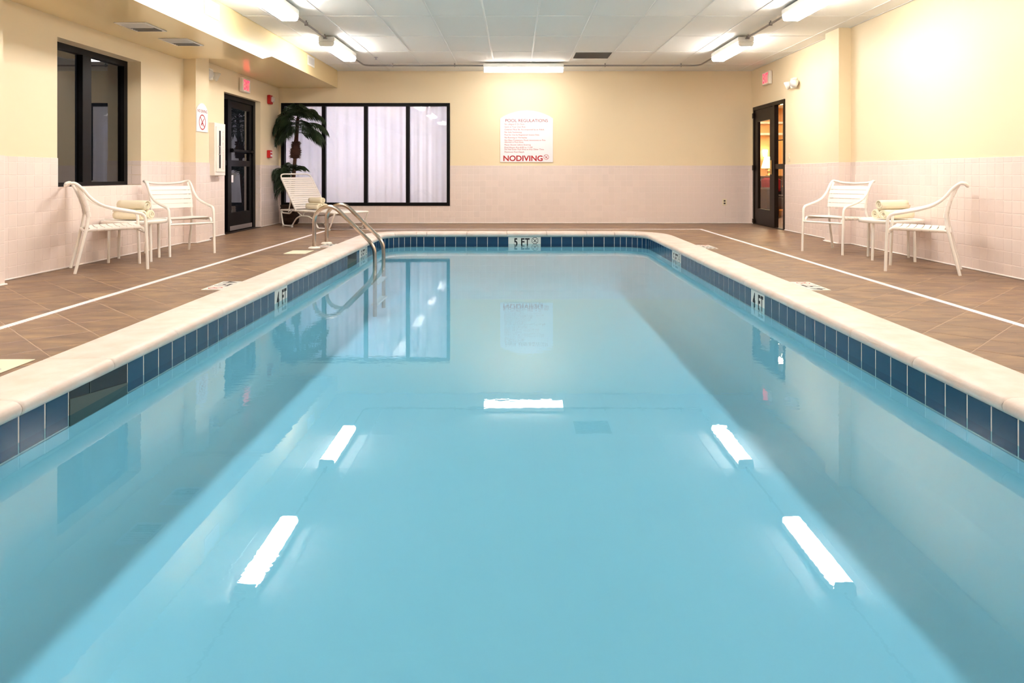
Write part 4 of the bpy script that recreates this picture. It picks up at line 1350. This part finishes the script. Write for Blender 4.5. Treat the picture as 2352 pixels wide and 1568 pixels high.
# ------------------------------------------------------------------ strap furniture
def strap_mesh(W, r, width, th=0.004, tail=0.03, sag=0.006):
    """band across two rails (at y = +-W, radius r); local x = along rails, y across, z up"""
    out = []
    n = 7
    top = r + th
    prof_o = []; prof_i = []
    # under-tail on -y side, around rail, across the top with slight sag, round the other rail
    prof_o.append((-W + tail, -r - th)); prof_i.append((-W + tail, -r))
    for k in range(n + 1):
        a = -PI / 2 - PI * k / n
        prof_o.append((-W + (r + th) * math.cos(a), (r + th) * math.sin(a))); prof_i.append((-W + r * math.cos(a), r * math.sin(a)))
    for k in (1, 2, 3):
        y = -W + 2 * W * k / 4
        s_ = -sag * math.sin(PI * k / 4)
        prof_o.append((y, top + s_)); prof_i.append((y, top - th + s_))
    for k in range(n + 1):
        a = PI / 2 - PI * k / n
        prof_o.append((W + (r + th) * math.cos(a), (r + th) * math.sin(a))); prof_i.append((W + r * math.cos(a), r * math.sin(a)))
    prof_o.append((W - tail, -r - th)); prof_i.append((W - tail, -r))
    m = len(prof_o)
    vs = []
    for x in (-width / 2, width / 2):
        vs += [(x, y, z) for y, z in prof_o] + [(x, y, z) for y, z in prof_i]
    fs = []
    for i in range(m - 1):
        fs.append((i, i + 1, 2 * m + i + 1, 2 * m + i))                       # outer
        fs.append((m + i, 3 * m + i, 3 * m + i + 1, m + i + 1))               # inner
        fs.append((i, m + i, m + i + 1, i + 1)); fs.append((2 * m + i, 2 * m + i + 1, 3 * m + i + 1, 3 * m + i))
    fs.append((0, 2 * m, 3 * m, m)); fs.append((m - 1, 2 * m - 1, 4 * m - 1, 3 * m - 1))
    b = MB(); b.add(vs, fs, False)
    return b.mesh('strap', 'white_strap')

TR = 0.0135
def make_chair(label, loc, rot):
    t = thing('strap_chair', label, 'chair', (*loc, 0), rot, 'white strap armchairs')
    HW = 0.245
    side = [(0.285, 0.0), (0.277, 0.25), (0.269, 0.44), (0.262, 0.478), (0.243, 0.501), (0.215, 0.513), (0.085, 0.540), (0.0, 0.562), (-0.074, 0.590), (-0.135, 0.630), (-0.180, 0.676), (-0.222, 0.732), (-0.262, 0.772), (-0.292, 0.789), (-0.315, 0.785)]
    up = [(-0.285, 0.0), (-0.203, 0.355), (-0.186, 0.45), (-0.180, 0.51), (-0.190, 0.575), (-0.215, 0.655), (-0.245, 0.725), (-0.272, 0.770)]
    for s_ in (-1, 1):
        MB().tube(spline([(x, s_ * HW, z) for x, z in side[:3]], 2)[:-1] + spline([(x, s_ * HW, z) for x, z in side[2:]], 4), TR, 10).build('arm', 'white_tube', t)
        MB().tube(spline([(x, s_ * (HW - 0.02 * max(0.0, min(1.0, (z - 0.3) / 0.15))), z) for x, z in up], 4), TR, 10).build('leg', 'white_tube', t)
    HR_ = HW - 0.022
    # top rail with gentle dip and backward bow
    tr = [(-0.300, -HW + 0.004, 0.789), (-0.322, -HW + 0.03, 0.783), (-0.334, -0.15, 0.768), (-0.340, 0, 0.760), (-0.334, 0.15, 0.768), (-0.322, HW - 0.03, 0.783), (-0.300, HW - 0.004, 0.789)]
    MB().tube(spline(tr, 5), TR, 10).build('top_rail', 'white_tube', t)
    for s_ in (-1, 1):
        MB().tube(spline([(-0.205, s_ * HR_, 0.362), (-0.15, s_ * HR_, 0.376), (0.10, s_ * HR_, 0.381), (0.205, s_ * HR_, 0.385), (0.243, s_ * HR_, 0.376), (0.262, s_ * HR_, 0.345)], 5), TR, 10).build('seat_rail', 'white_tube', t)
    MB().tube([(0.272, -HW, 0.335), (0.272, HW, 0.335)], 0.011, 10).build('front_brace', 'white_tube', t)
    MB().tube([(-0.205, -HW, 0.362), (-0.205, HW, 0.362)], 0.011, 10).build('rear_brace', 'white_tube', t)
    sm = strap_mesh(HR_, TR, 0.050)
    n = 7
    for k in range(n):
        x = -0.145 + (0.205 + 0.145) * k / (n - 1)
        z = 0.377 + (x + 0.15) * 0.022
        link('seat_strap', sm, t, Matrix.Translation((x, 0, z)) @ Matrix.Rotation(-0.022, 4, 'Y'))
    bm_ = strap_mesh(HR_, TR, 0.0445, sag=0.0)
    bz = [0.512, 0.562, 0.611, 0.659, 0.706]
    for z in bz:
        # position and tangent on the upright
        for (a, b_) in zip(up[:-1], up[1:]):
            if a[1] <= z <= b_[1]:
                f_ = (z - a[1]) / (b_[1] - a[1])
                x = a[0] + (b_[0] - a[0]) * f_
                tx, tz = b_[0] - a[0], b_[1] - a[1]
        tl = math.hypot(tx, tz)
        # local x -> along upright, local z -> forward normal
        M = frame_mat((x, 0, z), (-tx / tl, 0, -tz / tl), (0, 1, 0))
        if M[0][2] < 0:
            M = frame_mat((x, 0, z), (tx / tl, 0, tz / tl), (0, 1, 0))
        link('back_strap', bm_, t, M)
    return t
def D(a): return a * PI / 180
make_chair('white strap armchair backing onto the dark window, seen side-on', (-3.735, 6.68), D(35))
make_chair('white strap armchair between the dark window and the no diving pier', (-3.68, 7.97), D(-39))
make_chair('white strap armchair standing by the wall pier near the flush brown door', (3.60, 8.13), D(213))
make_chair('white strap armchair at the plain tiled wall, seen side-on', (3.68, 6.56), D(148))

def side_table(label, loc, rot):
    t = thing('side_table', label, 'side table', (*loc, 0), rot, 'round white side tables')
    R = 0.30
    MB().lathe([(R - 0.012, 0.372), (R, 0.374), (R, 0.408), (R - 0.004, 0.412), (R - 0.014, 0.412), (R - 0.016, 0.404)], 48).build('rim', 'white_tube', t)
    MB().lathe([(R - 0.013, 0.398), (R - 0.013, 0.405)], 48, smooth=False).build('table_top', 'white_plastic', t)
    for k in range(4):
        a = PI / 4 + k * PI / 2
        MB().tube([(0.268 * math.cos(a), 0.268 * math.sin(a), 0.0), (0.258 * math.cos(a), 0.258 * math.sin(a), 0.39)], TR, 10).build('leg', 'white_tube', t)
side_table('round white side table with rolled towels between the chairs by the dark window', (-3.84, 7.33), D(15))
side_table('round white side table with rolled towels between the chairs by the plain wall', (3.83, 7.42), D(-20))

# rolled towels
def towel_mesh(seed, r=0.056, L=0.33):
    rnd = random.Random(seed)
    turns = 3.3
    n = 76
    th = 0.0085
    pts = []
    for i in range(n):
        f_ = i / (n - 1)
        a = f_ * turns * 2 * PI + seed
        rr = 0.010 + (r - 0.010) * f_ ** 0.9
        rr *= 1 + 0.05 * math.sin(a * 2 + seed) * f_
        pts.append((a, rr))
    ns = 7
    b = MB()
    vs = []
    for j in range(ns):
        x = -L / 2 + L * j / (ns - 1)
        for side in (0, 1):
            for (a, rr) in pts:
                q = rr - (th if side else 0) * (1.0 if rr > 0.02 else 0.6)
                w_ = 1 - (0.05 if j in (0, ns - 1) and rr > r * 0.8 else 0) + 0.012 * math.sin(j * 2.1 + seed + a)
                xo = (0.006 * math.sin(a * 0.5 + seed)) if j in (0, ns - 1) else 0
                vs.append((x + xo, q * w_ * math.cos(a), q * w_ * math.sin(a) * 0.97))
    fs = []
    row = 2 * n
    for j in range(ns - 1):
        for i in range(n - 1):
            o = j * row + i
            fs.append((o, o + 1, o + row + 1, o + row))
            o2 = o + n
            fs.append((o2 + 1, o2, o2 + row, o2 + row + 1))
        o = j * row + n - 1
        fs.append((o, o + n, o + n + row, o + row))
        o = j * row
        fs.append((o + n, o, o + row, o + n + row))
    for j, flip in ((0, False), (ns - 1, True)):
        for i in range(n - 1):
            o = j * row + i
            q = (o, o + n, o + n + 1, o + 1)
            fs.append(q[::-1] if flip else q)
    b.add(vs, fs, True)
    return b.mesh('rolled_towel', 'towel')
TM = [towel_mesh(s_) for s_ in (0.4, 2.1, 4.4)]
def towels(base, ang, labels, r=0.056, tilt=0.0, fan=0.0):
    d = Vector((math.cos(ang), math.sin(ang), 0)); q = Vector((-d.y, d.x, 0))
    spots = [(-(r + 0.0015), r * 0.985, -fan), (r + 0.0015, r * 0.985, fan), (0.0, r * 0.985 + r * 1.735, 0.0)]
    for k, (o, z, f_) in enumerate(spots):
        ob = link('rolled_towel', TM[k], None, Matrix.Translation(Vector(base) + q * o + Vector((0, 0, z))) @ Matrix.Rotation(ang + f_, 4, 'Z'))
        tag(ob, labels[k], 'towel', 'rolled cream towels')
towels((-3.84, 7.31, 0.405), D(-14), ['cream rolled towel low and nearer the camera on the table by the dark window', 'cream rolled towel low and nearer the wall on the table by the dark window', 'cream rolled towel topping the stack on the table by the dark window'])
towels((3.84, 7.40, 0.405), D(194), ['cream rolled towel low and nearer the wall on the table by the plain wall', 'cream rolled towel low and nearer the pool on the table by the plain wall', 'cream rolled towel topping the stack on the table by the plain wall'])

# chaise lounge: local x from head (0) to foot, y across (0 = camera side)
t = thing('chaise_lounge', 'white strap chaise lounge with raised back in front of the palm', 'lounge chair', (-3.90, 12.06, 0), D(-42))
WD = 0.61; ZF = 0.272; LT = 1.60
for y in (0.0, WD):
    base = [(0.30, y, ZF), (0.02, y, ZF), (0.085, y, 0.022), (0.36, y, 0.022)]
    path = fillet(base, 0.05, 5)
    arch = spline([(0.36, y, 0.022), (0.41, y, 0.075), (0.50, y, 0.150), (0.62, y, 0.190), (0.74, y, 0.196), (0.86, y, 0.190), (0.98, y, 0.150), (1.07, y, 0.075), (1.12, y, 0.022)], 4)
    path = path + arch[1:] + fillet([(1.12, y, 0.022), (1.42, y, 0.022), (1.575, y, ZF), (1.30, y, ZF)], 0.05, 5)[1:]
    MB().tube(path, 0.0125, 10).build('leg_frame', 'white_tube', t)
    for x in (0.10, 0.35, 1.13, 1.41):
        MB().box(x - 0.022, x + 0.022, y - 0.017, y + 0.017, 0.0, 0.030, 0.005).build('foot', 'rubber', t)
    MB().tube(fillet([(0.02, y, ZF), (0.07, y, ZF - 0.045), (0.30, y, ZF - 0.05), (0.36, y, ZF), (1.57, y, ZF)], 0.03, 4), 0.0125, 10).build('side_rail', 'white_tube', t)
    MB().tube([(0.50, y, ZF), (0.66, y, 0.195)], 0.010, 8).build('brace', 'white_tube', t)
    MB().tube([(0.74, y, ZF), (0.68, y, 0.195)], 0.010, 8).build('brace', 'white_tube', t)
    if y == 0:
        pass
for x in (0.02, 0.72, 1.575):
    MB().tube([(x, 0, ZF if x != 0.72 else 0.195), (x, WD, ZF if x != 0.72 else 0.195)], 0.0125, 10).build('cross_bar', 'white_tube', t)
HX, HZ = 0.44, ZF + 0.012
BL, BA = 0.765, D(130.5)            # back length and direction
bd = Vector((math.cos(BA), 0, math.sin(BA)))
top_ = Vector((HX, 0, HZ)) + bd * BL
bp = fillet([(HX, 0.02, HZ), (top_.x, 0.02, top_.z), (top_.x, WD - 0.02, top_.z), (HX, WD - 0.02, HZ)], 0.09, 7)
MB().tube(bp, 0.0125, 10).build('back_frame', 'white_tube', t)
sb = strap_mesh(WD / 2 - 0.02, 0.0125, 0.037, sag=0.0)
nb = 15
for k in range(nb):
    f_ = 0.035 + (BL - 0.105 - 0.035) * k / (nb - 1)
    p = Vector((HX, WD / 2, HZ)) + bd * f_
    link('back_strap', sb, t, frame_mat(p, -bd, (0, 1, 0)))
ss = strap_mesh(WD / 2, 0.0125, 0.044, sag=0.004)
ns_ = 22
for k in range(ns_):
    x = 0.475 + (1.535 - 0.475) * k / (ns_ - 1)
    link('seat_strap', ss, t, Matrix.Translation((x, WD / 2, ZF)))
# prop arm holding the back up
mid = Vector((HX, 0, HZ)) + bd * 0.30
MB().tube(fillet([(0.17, 0.05, ZF - 0.03), (mid.x, 0.06, mid.z), (mid.x, WD - 0.06, mid.z), (0.17, WD - 0.05, ZF - 0.03)], 0.03, 4), 0.010, 8).build('prop_bar', 'white_tube', t)
Rz = Matrix.Rotation(D(-42), 4, 'Z')
tw = Vector((-3.90, 12.06, 0)) + (Rz @ Vector((0.70, 0.24, 0)))
towels((tw.x, tw.y, ZF + 0.018), D(-38), ['cream rolled towel low and nearer the ladder on the chaise lounge', 'cream rolled towel low and nearer the window on the chaise lounge', 'cream rolled towel topping the stack on the chaise lounge'])

# ------------------------------------------------------------------ potted palm
PX, PY = -3.90, 12.585
t = thing('potted_palm', 'tall artificial palm in a dark wicker basket in the corner', 'potted palm', (PX, PY, 0))
MB().lathe([(0.115, 0.0), (0.135, 0.02), (0.155, 0.28), (0.165, 0.31), (0.165, 0.335), (0.150, 0.335), (0.148, 0.29)], 28).build('basket', 'basket', t)
for k in range(9):
    rr = 0.137 + 0.0195 * k / 8
    zz = 0.045 + 0.028 * k
    MB().tube([((rr + 0.002 * (i % 2)) * math.cos(2 * PI * i / 36), (rr + 0.002 * (i % 2)) * math.sin(2 * PI * i / 36), zz) for i in range(36)], 0.010, 6, closed=True).build('weave_band', 'basket', t)
MB().lathe([(0.147, 0.285), (0.0, 0.30)], 24).build('soil', 'soil', t)
def tp(z):   # trunk axis, leaning slightly toward the window
    return Vector((0.02 + 0.085 * max(0, z - 0.2) / 1.2, -0.01, z))
MB().tube([tp(z) for z in (0.27, 0.5, 0.7, 0.9, 1.05, 1.15)], 0.03, 12, rfun=lambda f_: 0.034 - 0.004 * f_).build('trunk', 'trunk', t)
fb = MB()
prof = [(1.13, 0.03), (1.15, 0.055), (1.20, 0.080), (1.27, 0.080), (1.34, 0.062), (1.40, 0.042), (1.47, 0.034), (1.62, 0.030), (1.80, 0.028), (1.90, 0.012)]
n = 14
vs = []; fs = []
for z, r in prof:
    c = tp(z)
    for k in range(n):
        a = 2 * PI * k / n
        vs.append((c.x + r * math.cos(a), c.y + r * math.sin(a), z))
for i in range(len(prof) - 1):
    for k in range(n):
        k2 = (k + 1) % n
        fs.append((i * n + k, i * n + k2, (i + 1) * n + k2, (i + 1) * n + k))
fs.append(tuple(range(n))[::-1])
fb.add(vs, fs, True)
rnd = random.Random(3)
for i in range(460):     # shaggy fibre spikes
    z = rnd.uniform(1.14, 1.42)
    r = 0.07 if z < 1.3 else 0.05
    a = rnd.uniform(0, 2 * PI)
    c = tp(z)
    p0 = c + Vector((r * math.cos(a), r * math.sin(a), 0)) * 0.8
    tip = c + Vector((math.cos(a), math.sin(a), 0)) * (r + rnd.uniform(0.016, 0.05)) + Vector((0, 0, rnd.uniform(-0.015, 0.03)))
    q = Vector((-math.sin(a), math.cos(a), 0)) * 0.008
    fb.add([p0 + q, p0 - q, p0 + Vector((0, 0, 0.012)), tip], [(0, 1, 3), (1, 2, 3), (2, 0, 3)])
tag(fb.build('trunk_fibre', 'fibre', t), 'shaggy brown fibre bulge')
def clampw(p):
    """keep foliage inside the corner of the room"""
    return Vector((max(p.x, -XW - PX + 0.02), min(p.y, YB - PY - 0.03), p.z))
def frond(start, az, elev, L, droop, nl=34, ll=0.19, seed=0):
    rn = random.Random(seed)
    b = MB()
    P = []
    d = Vector((math.cos(az), math.sin(az), 0))
    m = 12
    p = Vector(start); e = elev
    for i in range(m + 1):
        P.append(clampw(p))
        p = p + (d * math.cos(e) + Vector((0, 0, math.sin(e)))) * (L / m)
        e -= droop / m * (0.4 + 1.2 * i / m)
    b.tube(P, 0.004, 6, rfun=lambda f_: 0.0055 * (1 - f_) + 0.0012)
    for i in range(nl):
        f_ = 0.16 + 0.84 * i / (nl - 1)
        k = min(m - 1, int(f_ * m)); u = f_ * m - k
        c = P[k].lerp(P[k + 1], u)
        tg = (P[k + 1] - P[k]).normalized() if (P[k + 1] - P[k]).length > 1e-6 else d
        side = tg.cross(Vector((0, 0, 1)))
        if side.length < 1e-4: side = Vector((1, 0, 0))
        side.normalize()
        ln = ll * (0.55 + 0.75 * math.sin(PI * min(1, f_ * 0.9 + 0.08))) * rn.uniform(0.85, 1.15)
        for s_ in (-1, 1):
            dr = (side * s_ * 0.75 + tg * (0.55 + 0.4 * f_) + Vector((0, 0, -0.30 - 0.5 * f_ + rn.uniform(-0.12, 0.12)))).normalized()
            wv = (tg * 0.9 + Vector((0, 0, 0.3))).normalized() * 0.0065
            a0 = c; a1 = c + dr * ln * 0.55; a2 = c + dr * ln + Vector((0, 0, -ln * 0.22))
            a1, a2 = clampw(a1), clampw(a2)
            nrm = dr.cross(wv).normalized() * 0.0008
            b.add([a0 + wv * 0.4, a0 - wv * 0.4, a1 + wv, a1 - wv, a2 + nrm, a1 + nrm * 3], [(0, 1, 5), (0, 5, 2), (1, 3, 5), (2, 5, 4), (5, 3, 4)], True)
    return b
specs = []
# (z on trunk, azimuth deg, elevation, length, droop)
up_f = [(1.70, 0, 0.35, 0.56, 1.5), (1.62, -18, 0.20, 0.58, 1.6), (1.80, 15, 0.65, 0.50, 1.8), (1.70, -45, 0.35, 0.48, 1.8), (1.58, 8, 0.05, 0.46, 1.2), (1.66, -8, 0.10, 0.54, 1.3),
        (1.64, 180, 0.25, 0.40, 1.7), (1.80, 172, 0.65, 0.46, 2.0), (1.58, 195, 0.1, 0.40, 1.5), (1.70, 215, 0.45, 0.46, 1.9), (1.76, 240, 0.6, 0.45, 1.9), (1.82, 285, 0.75, 0.42, 1.7),
        (1.86, 95, 1.25, 0.30, 0.9), (1.84, 30, 1.0, 0.36, 1.6), (1.84, 150, 0.95, 0.36, 1.6), (1.66, 258, 0.25, 0.42, 1.8), (1.80, 325, 0.8, 0.46, 1.9), (1.62, 232, 0.05, 0.42, 1.4), (1.86, 270, 1.1, 0.34, 1.2),
        (1.72, 200, 0.5, 0.44, 1.8), (1.66, 168, 0.35, 0.40, 1.5), (1.74, 305, 0.45, 0.44, 1.9), (1.70, 272, 0.45, 0.40, 2.0)]
for i, (z, az, el, L, dr) in enumerate(up_f):
    frond(tp(z), D(az), el, L, dr, seed=i).build('frond', 'leaf', t)
low_f = [(0.80, 190, 0.9, 0.40, 2.6), (0.82, 225, 0.9, 0.44, 2.7), (0.84, 240, 1.1, 0.38, 2.4), (0.88, 300, 1.3, 0.24, 1.6), (0.88, 350, 1.1, 0.26, 1.8), (0.83, 172, 0.7, 0.34, 2.8), (0.80, 210, 0.5, 0.36, 2.4), (0.88, 250, 1.35, 0.26, 1.4), (0.70, 205, 0.5, 0.36, 2.6), (0.62, 218, 0.4, 0.38, 2.4), (0.74, 196, 0.7, 0.40, 2.8), (0.66, 212, 0.7, 0.42, 2.8), (0.78, 203, 0.8, 0.52, 2.9), (0.80, 216, 1.0, 0.56, 3.0), (0.76, 186, 0.8, 0.46, 2.9)]
for i, (z, az, el, L, dr) in enumerate(low_f):
    frond(tp(z), D(az), el, L, dr, nl=22, ll=0.15, seed=40 + i).build('frond', 'leaf', t)
